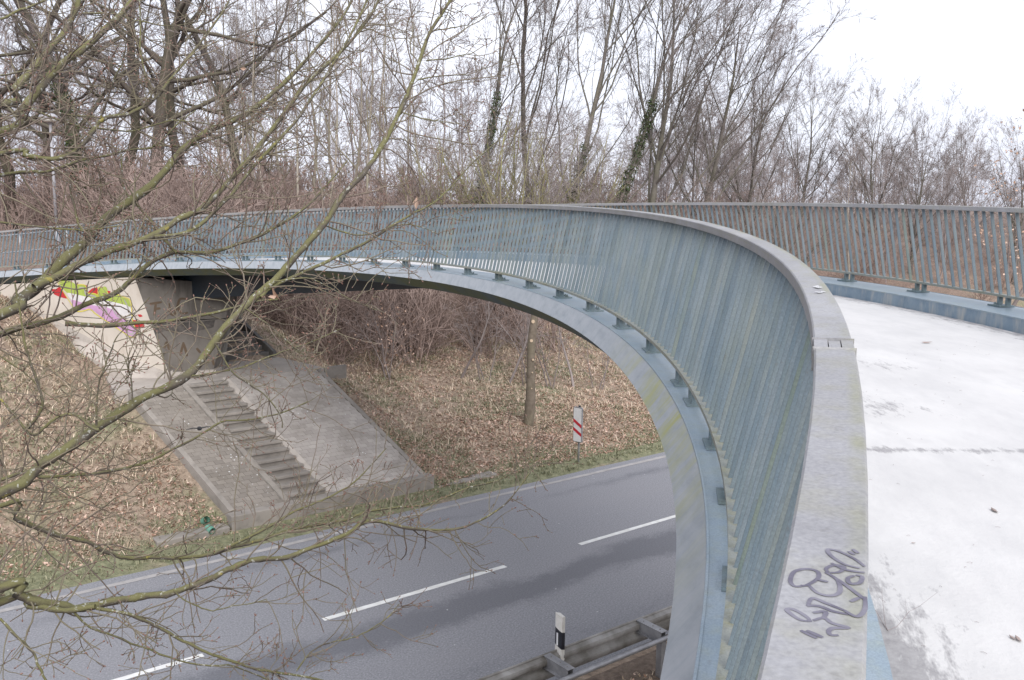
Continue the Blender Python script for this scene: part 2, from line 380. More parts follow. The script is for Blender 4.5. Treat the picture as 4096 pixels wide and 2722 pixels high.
# ------------------------------------------------------------------ mesh helpers
def mesh_np(name, V, F4=None, F3=None, smooth=False):
    me = bpy.data.meshes.new(name)
    V = np.asarray(V, np.float32)
    q = np.zeros((0, 4), np.int32) if F4 is None or len(F4) == 0 else np.asarray(F4, np.int32)
    t = np.zeros((0, 3), np.int32) if F3 is None or len(F3) == 0 else np.asarray(F3, np.int32)
    loops = np.concatenate([q.ravel(), t.ravel()])
    starts = np.concatenate([np.arange(len(q)) * 4, len(q) * 4 + np.arange(len(t)) * 3]).astype(np.int32)
    me.vertices.add(len(V)); me.vertices.foreach_set('co', V.ravel())
    me.loops.add(len(loops)); me.loops.foreach_set('vertex_index', loops.astype(np.int32))
    me.polygons.add(len(starts)); me.polygons.foreach_set('loop_start', starts)
    me.polygons.foreach_set('use_smooth', np.full(len(starts), bool(smooth)))
    me.update(calc_edges=True)
    me.validate()
    return me

class MB:
    def __init__(s): s.v = []; s.f = []
    def poly(s, pts):
        b = len(s.v); s.v += [tuple(p) for p in pts]; s.f.append(tuple(range(b, b + len(pts))))
    def prism(s, a, b_):                      # two matching rings -> closed solid
        n = len(a); k = len(s.v)
        s.v += [tuple(p) for p in a] + [tuple(p) for p in b_]
        s.f.append(tuple(range(k + n - 1, k - 1, -1))); s.f.append(tuple(range(k + n, k + 2 * n)))
        for i in range(n):
            j = (i + 1) % n
            s.f.append((k + i, k + j, k + n + j, k + n + i))
    def box(s, x0, x1, y0, y1, z0, z1):
        s.prism([(x0, y0, z0), (x1, y0, z0), (x1, y1, z0), (x0, y1, z0)], [(x0, y0, z1), (x1, y0, z1), (x1, y1, z1), (x0, y1, z1)])
    def tube(s, pts, rad, n=10, caps=True):
        pts = [Vector(p) for p in pts]; k = len(s.v)
        for i, p in enumerate(pts):
            t = (pts[min(i + 1, len(pts) - 1)] - pts[max(i - 1, 0)]).normalized()
            ref = Vector((0, 0, 1)) if abs(t.z) < 0.9 else Vector((1, 0, 0))
            a = t.cross(ref).normalized(); b = t.cross(a)
            r = rad[i] if hasattr(rad, '__len__') else rad
            for j in range(n):
                q = 2 * math.pi * j / n
                s.v.append(tuple(p + a * (r * math.cos(q)) + b * (r * math.sin(q))))
        for i in range(len(pts) - 1):
            for j in range(n):
                jj = (j + 1) % n
                s.f.append((k + i * n + j, k + i * n + jj, k + (i + 1) * n + jj, k + (i + 1) * n + j))
        if caps:
            s.f.append(tuple(range(k + n - 1, k - 1, -1))); s.f.append(tuple(range(k + (len(pts) - 1) * n, k + len(pts) * n)))
    def mesh(s, name, smooth=False):
        me = bpy.data.meshes.new(name); me.from_pydata(s.v, [], s.f); me.update()
        if smooth:
            for p in me.polygons: p.use_smooth = True
        return me
    def build(s, name, m, parent=None, smooth=False, **kw):
        return put(name, s.mesh(name, smooth), m, parent, **kw)

def put(name, me, m=None, parent=None, loc=None, bevel=0.0, mw=None):
    if m is not None and len(me.materials) == 0:
        me.materials.append(M[m] if isinstance(m, str) else m)
    o = bpy.data.objects.new(name, me)
    COL.objects.link(o)
    if parent is not None: o.parent = parent
    if loc is not None: o.location = loc
    if mw is not None: o.matrix_world = mw
    if bevel:
        b = o.modifiers.new('bevel', 'BEVEL'); b.width = bevel; b.segments = 2; b.limit_method = 'ANGLE'; b.angle_limit = 0.6
    return o

def tag(o, label=None, cat=None, group=None, kind=None):
    if label: o['label'] = label
    if cat: o['category'] = cat
    if group: o['group'] = group
    if kind: o['kind'] = kind
    return o

def empty(name, loc=(0, 0, 0), rz=0.0):
    o = bpy.data.objects.new(name, None); COL.objects.link(o)
    o.location = loc; o.rotation_euler = (0, 0, rz); o.empty_display_size = 0.2
    return o

def unit(v): return v / np.maximum(np.linalg.norm(v, axis=-1, keepdims=True), 1e-9)

def tubes(P, R, n):
    """P (N,k,3), R (N,k): N tubes of n sides -> verts, quads"""
    N, k, _ = P.shape
    T = np.empty_like(P)
    T[:, 1:-1] = P[:, 2:] - P[:, :-2]; T[:, 0] = P[:, 1] - P[:, 0]; T[:, -1] = P[:, -1] - P[:, -2]
    T = unit(T)
    ref = np.where(np.abs(T[:, :1, 2:]) < 0.8, np.array([0, 0, 1.0]), np.array([1.0, 0, 0]))
    A = unit(np.cross(T, np.broadcast_to(ref, T.shape))); B = np.cross(T, A)
    q = np.arange(n) * 2 * np.pi / n
    V = P[:, :, None] + R[:, :, None, None] * (A[:, :, None] * np.cos(q)[:, None] + B[:, :, None] * np.sin(q)[:, None])
    base = (np.arange(N) * k * n)[:, None, None] + (np.arange(k - 1) * n)[None, :, None]
    j = np.arange(n)[None, None, :]; jj = (j + 1) % n
    F = np.stack([base + j, base + jj, base + n + jj, base + n + j], -1).reshape(-1, 4)
    return V.reshape(-1, 3), F

class NB:                                    # numpy mesh accumulator
    def __init__(s): s.V = []; s.Q = []; s.T = []; s.n = 0
    def add(s, V, Q=None, T=None):
        if Q is not None and len(Q): s.Q.append(np.asarray(Q) + s.n)
        if T is not None and len(T): s.T.append(np.asarray(T) + s.n)
        s.V.append(np.asarray(V).reshape(-1, 3)); s.n += len(s.V[-1])
    def mesh(s, name, smooth=True):
        return mesh_np(name, np.concatenate(s.V) if s.V else np.zeros((0, 3)), np.concatenate(s.Q) if s.Q else None, np.concatenate(s.T) if s.T else None, smooth)
    def arrays(s):
        return np.concatenate(s.V), (np.concatenate(s.Q) if s.Q else np.zeros((0, 4), int)), (np.concatenate(s.T) if s.T else np.zeros((0, 3), int))

# ------------------------------------------------------------------ frames: pixel rays, road frame, bridge frame
RX, RY, RPHI = -3.238, 14.9937, 0.909
RD = np.array([math.sin(RPHI), math.cos(RPHI)]); RN = np.array([-RD[1], RD[0]])
def RC(t, o, z): return (RX + RD[0] * t + RN[0] * o, RY + RD[1] * t + RN[1] * o, z)
def to_road(x, y):
    dx, dy = x - RX, y - RY
    return dx * RD[0] + dy * RD[1], dx * RN[0] + dy * RN[1]
def ray(x, y):                               # direction of a view ray; x, y on a 2359 px wide picture
    u, v = x * 1024 / 2359 - 512, y * 1024 / 2359 - 340
    c, s = math.cos(ROLL), math.sin(ROLL)
    u, v = u * c + v * s, -u * s + v * c
    cp, sp = math.cos(PITCH), math.sin(PITCH)
    return np.array([u / FPX, cp - v / FPX * sp, -sp - v / FPX * cp])
CAM = np.array([0, 0, CAMZ])
def at_z(x, y, z): r = ray(x, y); return CAM + r * ((z - CAMZ) / r[2])
def at_y(x, y, Y): r = ray(x, y); return CAM + r * (Y / r[1])
def at_plane(x, y, p0, n): r = ray(x, y); return CAM + r * (((p0 - CAM) @ n) / (r @ n))

SMIN, SMAX = -9.0, 40.0
SS = np.linspace(SMIN, SMAX, 981)
_ka = np.interp(SS, [-3, 0, 2.5, 5, 8, 12, 18, 26, 36], [0.0393, 0.0864, 0.0553, 0.0567, 0.0566, 0.0568, 0.0526, 0.0229, 0.0228])
_ds = SS[1] - SS[0]; _i0 = int(np.argmin(np.abs(SS)))
_th = np.cumsum(_ka) * _ds; _th = _th - _th[_i0] - 0.1883
_x = np.cumsum(-np.sin(_th)) * _ds; _y = np.cumsum(np.cos(_th)) * _ds
_x += 0.8993 - _x[_i0]; _y += 3.7456 - _y[_i0]
_z = CAMZ - 1.3488 + 0.0473 * SS - 0.0496 * SS * SS / 20
D, XS, D1, HW, H1 = 4.7312, 0.0795, 0.2191, 0.0898, 1.0983
E1, E2, B2, E3, B3, KQ, HK = 0.0548, 0.1794, 0.1593, -0.0219, 0.3314, 0.518, 0.1542
def ref(s): return np.interp(s, SS, _x), np.interp(s, SS, _y), np.interp(s, SS, _z), np.interp(s, SS, _th)
def W(s, d, h):
    x, y, z, th = ref(s)
    return np.stack(np.broadcast_arrays(x + np.cos(th) * d, y + np.sin(th) * d, z + h + XS * d / D), -1)
def loft(name, s, prof, m, parent, closed=True, cap=True, uvd=None):
    """sweep a (d, h) profile along the bridge; uv = (s, running length or d)"""
    prof = np.array(prof, float); k = len(prof); ns = len(s)
    V = np.concatenate([W(np.full(k, a), prof[:, 0], prof[:, 1]) for a in s])
    n = k if closed else k - 1
    F = []; 
    for i in range(ns - 1):
        for j in range(n):
            jj = (j + 1) % k
            F.append((i * k + j, i * k + jj, (i + 1) * k + jj, (i + 1) * k + j))
    if cap and closed:
        F.append(tuple(range(k))); F.append(tuple(range((ns - 1) * k + k - 1, (ns - 1) * k - 1, -1)))
    me = bpy.data.meshes.new(name); me.from_pydata([tuple(v) for v in V], [], F); me.update()
    per = np.concatenate([[0], np.cumsum(np.linalg.norm(np.diff(prof, axis=0), axis=1))]) if uvd is None else prof[:, 0]
    uv = me.uv_layers.new(name='UVMap')
    li = np.empty(len(me.loops), np.int32); me.loops.foreach_get('vertex_index', li)
    U = np.stack([np.asarray(s)[li // k], per[li % k]], -1).astype(np.float32)
    uv.data.foreach_set('uv', U.ravel())
    return put(name, me, m, parent)

# ------------------------------------------------------------------ terrain
def sstep(x): x = np.clip(x, 0, 1); return x * x * (3 - 2 * x)
def hgt(t, o):
    t = np.asarray(t, float); o = np.asarray(o, float)
    L = np.interp(o, [4.0, 4.3, 4.9, 5.25, 8.95, 10.9, 14.6, 18, 40, 200], [-0.06, 0.0, 0.0, 0.12, 2.47, 2.5, 4.25, 5.0, 5.5, 7])
    L2 = np.interp(o, [4.0, 4.3, 4.9, 5.4, 9.0, 14.5, 18, 40, 200], [-0.06, 0.0, 0.02, 0.2, 2.35, 4.65, 5.0, 5.5, 7])
    a = sstep((t + 2.5) / 2.5)
    L = L * a + L2 * (1 - a)
    R = np.interp(o, [4.0, 4.3, 5.0, 5.5, 6.5, 8, 12, 16, 30, 60, 200], [-0.06, 0.0, 0.0, 0.06, 0.33, 0.62, 1.15, 2.1, 5.6, 6.2, 7.5])
    te = 5.45 - 0.32 * (o - 5.3)
    w = sstep((t - te) / (1.3 + 0.5 * np.maximum(o - 5.3, 0)))
    F = L * (1 - w) + R * w
    N = np.interp(-o, [4.0, 4.3, 5.2, 6.5, 15, 20, 60, 200], [-0.06, 0.0, -0.02, 0.4, 4.2, 4.9, 5.6, 7])
    z = np.where(o > 0, F, N)
    rough = sstep((np.abs(o) - 4.6) / 1.5)
    bmp = 0.05 * np.sin(1.7 * t + 0.6 * o) + 0.05 * np.sin(2.3 * o - 1.1 * t + 1) + 0.035 * np.sin(4.1 * t + 3.3 * o) + 0.025 * np.sin(6.7 * o - 5.2 * t)
    far = sstep((np.hypot(t, o) - 30) / 30)
    z = z + rough * bmp * (0.75 + 2.0 * far)
    pav = (t > -1.5) & (t < te + 0.2) & (o > 4.8) & (o < 11.2)
    return np.where(pav, z - rough * (bmp + 0.05), z)
def ground_z(x, y):
    t, o = to_road(x, y); return hgt(t, o)

tl = np.concatenate([np.linspace(-900, -60, 12), np.linspace(-52, -26, 14), np.arange(-25, 40, 0.35), np.linspace(41, 90, 34), np.linspace(100, 900, 12)])
ol = np.concatenate([np.linspace(-700, -60, 8), np.linspace(-50, -14, 19), np.arange(-13, 22, 0.3), np.linspace(22.5, 60, 40), np.linspace(70, 900, 12)])
TT, OO = np.meshgrid(tl, ol, indexing='ij')
ZZ = hgt(TT, OO)
XX = RX + RD[0] * TT + RN[0] * OO; YY = RY + RD[1] * TT + RN[1] * OO
nt, no = TT.shape
ii = (np.arange(nt - 1)[:, None] * no + np.arange(no - 1)[None]).ravel()
gF = np.stack([ii, ii + no, ii + no + 1, ii + 1], -1)
gme = mesh_np('ground', np.stack([XX, YY, ZZ], -1).reshape(-1, 3), gF, smooth=True)
guv = gme.uv_layers.new(name='UVMap'); gli = np.empty(len(gme.loops), np.int32); gme.loops.foreach_get('vertex_index', gli)
guv.data.foreach_set('uv', np.stack([TT.ravel()[gli], OO.ravel()[gli]], -1).astype(np.float32).ravel())
tag(put('ground', gme, 'ground'), kind='structure')

# ------------------------------------------------------------------ road
def sheet(name, t0, t1, o0, o1, z, m, nt_=2, parent=None, jag=0.0):
    ts = np.linspace(t0, t1, nt_)
    V, F = [], []
    for i, t in enumerate(ts):
        j0, j1 = (rng.uniform(-jag, jag, 2) if jag else (0, 0))
        V += [RC(t, o0 + j0, z), RC(t, o1 + j1, z)]
    for i in range(nt_ - 1): F.append((2 * i, 2 * i + 2, 2 * i + 3, 2 * i + 1))
    me = bpy.data.meshes.new(name); me.from_pydata(V, [], F); me.update()
    uv = me.uv_layers.new(name='UVMap')
    li = [l.vertex_index for l in me.loops]
    for k, v in enumerate(li): uv.data[k].uv = (ts[v // 2], o0 if v % 2 == 0 else o1)
    return put(name, me, m, parent)
road = tag(sheet('road', -300, 400, -3.98, 4.02, 0.0, 'asphalt', 500, jag=0.025), kind='structure')
sheet('edge_line', -300, 400, 3.6, 3.74, 0.006, 'edgeline', 600, road, 0.012)
sheet('edge_line', -300, 400, -3.72, -3.6, 0.006, 'edgeline', 600, road, 0.012)
for k in range(-8, 14):
    t0 = 6.0 * k + (-0.1 if k < 0 else 0)
    sheet('centre_dash', t0, t0 + 4.0, -0.062, 0.062, 0.006, 'line', 20, road, 0.004)

# ------------------------------------------------------------------ footbridge
sv = np.arange(SMIN + 0.2, 36.01, 0.3)
fb = tag(empty('footbridge', W(12.0, D / 2, -0.9)), 'curved blue-grey steel footbridge with a white deck crossing over the road', 'footbridge')
def keep(o, parent):                     # parent while keeping the world placement
    o.parent = parent; o.matrix_parent_inverse = Matrix.Translation(-parent.location); return o
def lp(name, prof, m, parent, s=sv, **k): return keep(loft(name, s, prof, m, None, **k), parent)
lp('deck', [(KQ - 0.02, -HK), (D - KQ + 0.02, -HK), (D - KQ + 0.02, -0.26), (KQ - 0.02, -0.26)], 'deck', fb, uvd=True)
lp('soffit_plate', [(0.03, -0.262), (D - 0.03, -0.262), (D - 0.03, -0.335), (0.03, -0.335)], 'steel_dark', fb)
gs = np.arange(SMIN + 0.2, 23.01, 0.3)                      # haunched box girder, deepest at the abutment
gh = np.interp(gs, [-9, 11, 12, 14, 16, 18, 20, 22, 23], [-.40, -.40, -.41, -.49, -.65, -.79, -.89, -1.0, -1.04])
gm_ = MB(); k0 = len(gs)
rings = [[W(a, 1.2, -.30), W(a, 3.5, -.30), W(a, 3.5, h), W(a, 1.2, h)] for a, h in zip(gs, gh)]
for r in rings: gm_.v += [tuple(p) for p in r]
for i in range(k0 - 1):
    for q in range(4): gm_.f.append((4 * i + q, 4 * i + (q + 1) % 4, 4 * i + 4 + (q + 1) % 4, 4 * i + 4 + q))
gm_.f.append((0, 1, 2, 3)); gm_.f.append(tuple(4 * k0 - 1 - q for q in range(4)))
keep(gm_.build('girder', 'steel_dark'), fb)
for side in (0, 1):
    f = (lambda p: p) if side == 0 else (lambda p: [(D - a, b) for a, b in p])
    sd_ = ('inner', 'outer')[side]
    lp('edge_ledge', f([(-E1, 0), (KQ, 0), (KQ, -0.014), (-E1, -0.014)]), 'ledge', fb)
    lp('kerb_face', f([(KQ - 0.004, -0.0145), (KQ - 0.004, -0.25), (KQ - 0.02, -0.25), (KQ - 0.02, -0.0145)]), 'kerb', fb)
    lp('fascia_plate', f([(-E1 - 0.002, -0.003), (-E2, -B2), (-E2 + 0.014, -B2 - 0.004), (-E1 + 0.012, -0.0145)]), 'fascia', fb)
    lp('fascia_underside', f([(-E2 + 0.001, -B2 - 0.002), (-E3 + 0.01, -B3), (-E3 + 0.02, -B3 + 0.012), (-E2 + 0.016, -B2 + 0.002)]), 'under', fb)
    # weld bead along the ledge edge
    lp('weld_seam', f([(-E1 - 0.004, 0.003), (-E1 + 0.006, 0.004), (-E1 + 0.006, -0.002), (-E1 - 0.006, -0.006)]), 'ledge', fb, np.arange(SMIN + 0.2, 36, 0.2))
# haunched bearing block of the girder at the abutment
hb = MB()
hp = [(1.15, -0.34), (1.15, -1.05), (3.55, -1.05), (3.55, -0.34)]
hb.prism([W(23.0, a, b) for a, b in hp], [W(23.35, a, b if b > -0.5 else -0.5) for a, b in hp])
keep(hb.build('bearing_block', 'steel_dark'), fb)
sl = np.arange(30.0, 40.0, 0.5)
lp('approach_slab', [(KQ - 0.02, -HK + 0.004), (D - KQ + 0.02, -HK + 0.004), (D - KQ + 0.02, -0.3), (KQ - 0.02, -0.3)], 'conc_light', fb, np.arange(36.0, 39.9, 0.5))

# railings -------------------------------------------------------------
BL = 0.97                                 # baluster length between lower rail and handrail
dd, dh = D1 + HW / 2 - 0.055, H1 - 0.045 - 0.118
blen = math.hypot(dd, dh)
bar = MB(); bar.box(-0.018, 0.018, -0.006, 0.006, 0, blen); BAR = bar.mesh('baluster'); BAR.materials.append(M['bar'])
stub = MB(); stub.box(-0.022, 0.03, -0.016, 0.016, 0.012, 0.112); STUB = stub.mesh('post_stub'); STUB.materials.append(M['bracket'])
pl = MB(); pl.box(-0.055, 0.13, -0.035, 0.168, 0.0, 0.016); PLATE = pl.mesh('bracket'); PLATE.materials.append(M['bracket'])
bo = MB(); bo.tube([(0, 0, 0.016), (0, 0, 0.03)], 0.016, 6); bo.tube([(0, 0, 0.03), (0, 0, 0.045)], 0.009, 8); BOLT = bo.mesh('bolt'); BOLT.materials.append(M['bracket'])

def frame_at(s, d, h, sign):
    x, y, z, th = (float(v) for v in ref(s))
    n = Vector((math.cos(th), math.sin(th), 0)) * sign; tg = Vector((0, 0, 1)).cross(n)
    p = Vector(W(s, d, h).tolist())
    return p, n, tg
def railing(name, label, sign, bars, brks, segs, slo, shi, joint=None):
    root = tag(empty(name, W((slo + shi) / 2, 0 if sign > 0 else D, 0)), label, 'railing')
    root_inv = Matrix.Translation(-root.location)
    def dm(a): return a if sign > 0 else D - a
    for s in bars:
        p, n, tg = frame_at(s, dm(0.055), 0.118, sign)
        up = (n * dd + Vector((0, 0, dh))).normalized(); rad = tg.cross(up)
        if rad.dot(n) < 0: rad = -rad
        yv = up.cross(rad)
        mw = Matrix((rad, yv, up)).transposed().to_4x4(); mw.translation = p
        o = bpy.data.objects.new('baluster', BAR); COL.objects.link(o); o.parent = root; o.matrix_basis = root_inv @ mw
    for s in brks:
        p, n, tg = frame_at(s, dm(0.055), 0.0, sign)
        mw = Matrix((n, tg * 1.0, Vector((0, 0, 1)))).transposed().to_4x4()
        if mw.determinant() < 0: mw = Matrix((n, -tg, Vector((0, 0, 1)))).transposed().to_4x4()
        mw.translation = p
        o = bpy.data.objects.new('bracket', PLATE); COL.objects.link(o); o.parent = root; o.matrix_basis = root_inv @ mw
        for by in (0.0, 0.1333):
            c = bpy.data.objects.new('post_stub', STUB); COL.objects.link(c); c.parent = o; c.location = (0, by, 0)
        for by in (0.03, 0.105):
            c = bpy.data.objects.new('bolt', BOLT); COL.objects.link(c); c.parent = o; c.location = (0.085, by, 0)
    for a, b in segs:
        sa = np.arange(a, b, 0.25); sa = np.append(sa, b) if b - sa[-1] > 0.02 else sa
        hp_ = [(D1, H1), (D1 + HW, H1), (D1 + HW, H1 - 0.05), (D1, H1 - 0.05)]
        lr = [(0.018, 0.128), (0.092, 0.128), (0.092, 0.103), (0.018, 0.103)]
        if sign < 0: hp_ = [(D - x, y) for x, y in hp_]; lr = [(D - x, y) for x, y in lr]
        keep(loft('handrail', sa, hp_, 'hand', None), root).modifiers.new('bevel', 'BEVEL').width = 0.004
        keep(loft('lower_rail', sa, lr, 'lowrail', None), root)
    return root
nb = [14.4768 + 0.02 - 0.13333 * i for i in range(-118, 145)]
nb = [s for s in nb if -4.6 < s < 30.3]
bk = [14.4768 - 1.2 * k for k in range(-13, 11)] + [1.94, 1.04, 0.24, -0.62, -1.5, -2.4, -3.3, -4.2]
near_rail = railing('railing', 'blue-grey steel railing of flat bars on the inner bend, curving from the foreground away left', 1, nb, [s + 0.02 for s in bk],
                    [(-8.5, -1.612), (-1.5, 4.1), (4.106, 12.8), (12.806, 21.5), (21.506, 31.0)], -4.6, 31.0)
# tongue-and-notch joint in the handrail
jm = MB()
for a, b in ((D1, D1 + 0.031), (D1 + 0.063, D1 + HW)):
    q = [(a, H1 - 0.0), (b, H1 - 0.0), (b, H1 - 0.05), (a, H1 - 0.05)]
    jm.prism([W(-1.607, x, y) for x, y in q], [W(-1.5, x, y) for x, y in q])
keep(jm.build('handrail', 'hand'), near_rail)
jt = MB(); q = [(D1 + 0.034, H1 - 0.001), (D1 + 0.0605, H1 - 0.001), (D1 + 0.0605, H1 - 0.045), (D1 + 0.034, H1 - 0.045)]
jt.prism([W(-1.62, x, y) for x, y in q], [W(-1.512, x, y) for x, y in q]); keep(jt.build('joint_tongue', 'hand'), near_rail)
lt = MB(); q = [(0.018, 0.128), (0.092, 0.128), (0.092, 0.103), (0.018, 0.103)]
lt.prism([W(-1.618, x, y) for x, y in q], [W(-1.5, x, y) for x, y in q]); keep(lt.build('lower_rail', 'lowrail'), near_rail)
arc = np.concatenate([[0], np.cumsum(np.hypot(*np.diff(W(SS, D - 0.055, 0.0)[:, :2], axis=0).T))])
a816 = np.interp(8.16, SS, arc)
rb = [float(np.interp(a816 + 0.1345 * i, arc, SS)) for i in range(-60, 250)]
rb = [s for s in rb if 3.2 < s < 26.7]
rk = [float(np.interp(a816 + 0.1345 * 11 * k - (0.1333 if True else 0), arc, SS)) for k in range(-4, 23)]
railing('railing', 'blue-grey steel railing of flat bars on the outer bend, beyond the white deck', -1, rb, [s for s in rk if 3.2 < s < 26.7],
        [(2.5, 7.23), (7.236, 13.3), (13.306, 19.2), (19.206, 26.75)], 3.2, 26.7)
pr = tag(empty('pipe_railing', W(30.5, D, 0)), 'light galvanised pipe railing with two tubes beyond the left end of the outer bars', 'railing')
for h in (0.55, 1.12):
    mb = MB(); mb.tube([W(s, D - .06, h) for s in np.arange(26.85, 36.0, .4)], .024, 10); keep(mb.build('pipe', 'galv', smooth=True), pr)
for s in np.arange(27.0, 36.0, 1.75):
    mb = MB(); mb.tube([W(s, D - .06, -.01), W(s, D - .06, 1.115)], .026, 10); keep(mb.build('post', 'galv', smooth=True), pr)

# marker tag on the handrail, bird lime
def onhand(cx, cy):
    x, y = (2600 + cx / 1.908) * 0.5759, (1900 + cy / 1.908) * 0.5759
    z = CAMZ - 0.39
    for _ in range(6):
        P = at_z(x, y, z)
        z = rail_z(P)
    return P
def rail_z(P):
    i = int(np.argmin((_x - P[0]) ** 2 + (_y - P[1]) ** 2)); th = _th[i]
    s_ = SS[i] + (P[0] - _x[i]) * -math.sin(th) + (P[1] - _y[i]) * math.cos(th); d_ = (P[0] - _x[i]) * math.cos(th) + (P[1] - _y[i]) * math.sin(th)
    return float(ref(s_)[2]) + H1 + XS * d_ / D + 0.0004
def ribbon(mb, pts, nrm, w):
    pts = [np.asarray(p, float) for p in pts]; nrm = np.asarray(nrm, float)
    q = []
    for i in range(len(pts) - 1):                       # subdivide with a smooth curve
        p0, p1, p2, p3 = pts[max(i - 1, 0)], pts[i], pts[i + 1], pts[min(i + 2, len(pts) - 1)]
        for u in np.arange(0, 1, 0.2):
            q.append(0.5 * (2 * p1 + (p2 - p0) * u + (2 * p0 - 5 * p1 + 4 * p2 - p3) * u * u + (3 * p1 - p0 - 3 * p2 + p3) * u ** 3))
    q.append(pts[-1]); L, R_ = [], []
    for i, p in enumerate(q):
        t = q[min(i + 1, len(q) - 1)] - q[max(i - 1, 0)]; sd2 = np.cross(nrm, t); sd2 /= np.linalg.norm(sd2) + 1e-9
        ww = w * (0.65 + 0.35 * math.sin(math.pi * i / (len(q) - 1)))
        L.append(p + sd2 * ww / 2); R_.append(p - sd2 * ww / 2)
    for i in range(len(q) - 1): mb.poly([L[i], R_[i], R_[i + 1], L[i + 1]])
tg_ = MB()
STR = [[(1215, 1115), (1150, 1105), (1090, 1070), (1045, 1030), (1075, 1020), (1130, 1040), (1200, 1085), (1225, 1120)],
       [(1150, 1185), (1275, 1245)], [(1195, 1185), (1320, 1240)],
       [(1245, 1110), (1330, 1090), (1390, 1130), (1515, 1165), (1400, 1168), (1365, 1190), (1380, 1220), (1440, 1222)],
       [(1200, 1000), (1290, 1000), (1400, 1040), (1520, 1065)], [(1205, 1000), (1240, 940), (1350, 980), (1500, 1040)], [(1245, 1050), (1340, 1045), (1320, 1100)],
       [(1195, 842), (1110, 850), (1072, 810), (1100, 740), (1190, 717), (1275, 735), (1285, 785), (1200, 840), (1150, 842)],
       [(1210, 840), (1280, 900), (1380, 922), (1450, 890), (1430, 800), (1340, 745)], [(1340, 740), (1480, 830), (1600, 920), (1650, 955)],
       [(1360, 742), (1345, 715), (1400, 690), (1480, 700), (1450, 740), (1375, 747)], [(1385, 672), (1500, 725), (1640, 745)],
       [(1640, 700), (1560, 640), (1440, 582), (1360, 570), (1380, 615), (1480, 680), (1600, 712)], [(1515, 583), (1560, 610)], [(1547, 567), (1590, 600)],
       [(1490, 1040), (1580, 1082), (1640, 1030), (1642, 930)], [(1530, 968), (1600, 938)], [(1560, 770), (1510, 790), (1530, 830), (1600, 825), (1620, 780), (1570, 765)], [(1280, 800), (1360, 818)]]
for k_, st in enumerate(STR): ribbon(tg_, [onhand(*c) + np.array([0, 0, .00003 * k_]) for c in st], (0, 0, 1), 0.0054)
tag(keep(tg_.build('marker_tag', 'ink'), near_rail), 'dark violet marker scrawl on the handrail')
bl = MB()
for cx, cy in [(3270, 1144), (3262, 1146), (3280, 1148), (3272, 1150), (3268, 1168), (3276, 1170), (3284, 1169), (3290, 1166)]:
    x, y = cx * 0.5759, cy * 0.5759
    z = CAMZ - 0.3
    for _ in range(6):
        P = at_z(x, y, z); z = rail_z(P) + .0005
    a = rng.uniform(0, 6, 7).cumsum() * 0 + np.arange(7) * 0.9; r = rng.uniform(0.004, 0.011, 7)
    bl.poly([P + np.array([r[j] * math.cos(a[j]), 1.6 * r[j] * math.sin(a[j]), 0]) for j in range(7)])
keep(bl.build('bird_lime', 'bird_lime'), near_rail)

# ------------------------------------------------------------------ abutment with spray-painted wing wall
ZL = 2.65
C1 = W(23.4, 0.03, -0.345); C0 = W(29.5, 0.03, -0.345); ZW = 2.78; C2 = at_z(388, 858, ZW); C3 = at_z(492, 850, ZW)
NW = np.cross(C0 - C1, C2 - C1); NW /= np.linalg.norm(NW); NW = NW if NW @ (CAM - C1) > 0 else -NW
NF = np.cross(C1 - C2, C3 - C2); NF /= np.linalg.norm(NF); NF = NF if NF @ (CAM - C2) > 0 else -NF
FR = at_plane(530, 690, C2, NF); FT = C3 + (FR - C3) * ((5.0 - ZW) / (FR[2] - ZW))
B0 = at_plane(60, 700, C1, NW); BX = at_plane(-60, 648, C1, NW)
ab = tag(empty('bridge_abutment', (C2[0], C2[1], ZL)), 'pale concrete abutment with spray-painted wing wall at the left end of the footbridge', 'abutment')
def clipz(poly, z, above):
    out = []
    for i in range(len(poly)):
        a, b = poly[i], poly[(i + 1) % len(poly)]
        ia, ib = (a[2] >= z) == above, (b[2] >= z) == above
        if ia: out.append(a)
        if ia != ib: out.append(a + (b - a) * ((z - a[2]) / (b[2] - a[2])))
    return out
dn = np.array([0, 0, -0.35])
zg = at_plane(300, 739, C1, NW)[2]
back = np.array([0.05, 0.45, 0.0])
dn = (C2 - C1) / np.linalg.norm(C2 - C1) * 0.3
wing = [C0, C1, C2, C2 + dn, B0 + dn, BX + dn]
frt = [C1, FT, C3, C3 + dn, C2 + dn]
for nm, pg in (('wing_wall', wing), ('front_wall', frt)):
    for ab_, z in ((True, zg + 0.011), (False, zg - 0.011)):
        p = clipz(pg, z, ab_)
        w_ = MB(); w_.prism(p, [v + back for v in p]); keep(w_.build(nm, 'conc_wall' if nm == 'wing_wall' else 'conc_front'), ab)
cb = MB(); core = [C1 + back * .7, FT + back * .7, C3 + back * .7 + dn, C2 + back * .7 + dn]
cb.prism(core, [v + np.array([-1.2, 3.0, 0]) for v in core]); keep(cb.build('wall_core', 'conc_dark'), ab)
cap = MB(); cap.prism([C1 + np.array([0, 0.1, 0.01]), W(23.4, D - 0.3, -0.36), W(24.1, D - 0.3, -0.36), W(24.1, 0.2, -0.36)],
                      [C1 + np.array([0, 0.1, -0.45]), W(23.4, D - 0.3, -0.85), W(24.1, D - 0.3, -0.85), W(24.1, 0.2, -0.85)]); keep(cap.build('bearing_shelf', 'conc'), ab)
ft = MB(); fa, fb_ = C2 + np.array([-0.25, -0.12, 0.0]), C3 + np.array([0.1, -0.12, 0.0])
ft.prism([fa + (0, 0, .0), fb_ + (0, 0, .0), fb_ + (0, .5, .0), fa + (0, .5, .0)], [fa + (0, 0, -.4), fb_ + (0, 0, -.4), fb_ + (0, .5, -.4), fa + (0, .5, -.4)])
keep(ft.build('footing', 'conc_light'), ab)
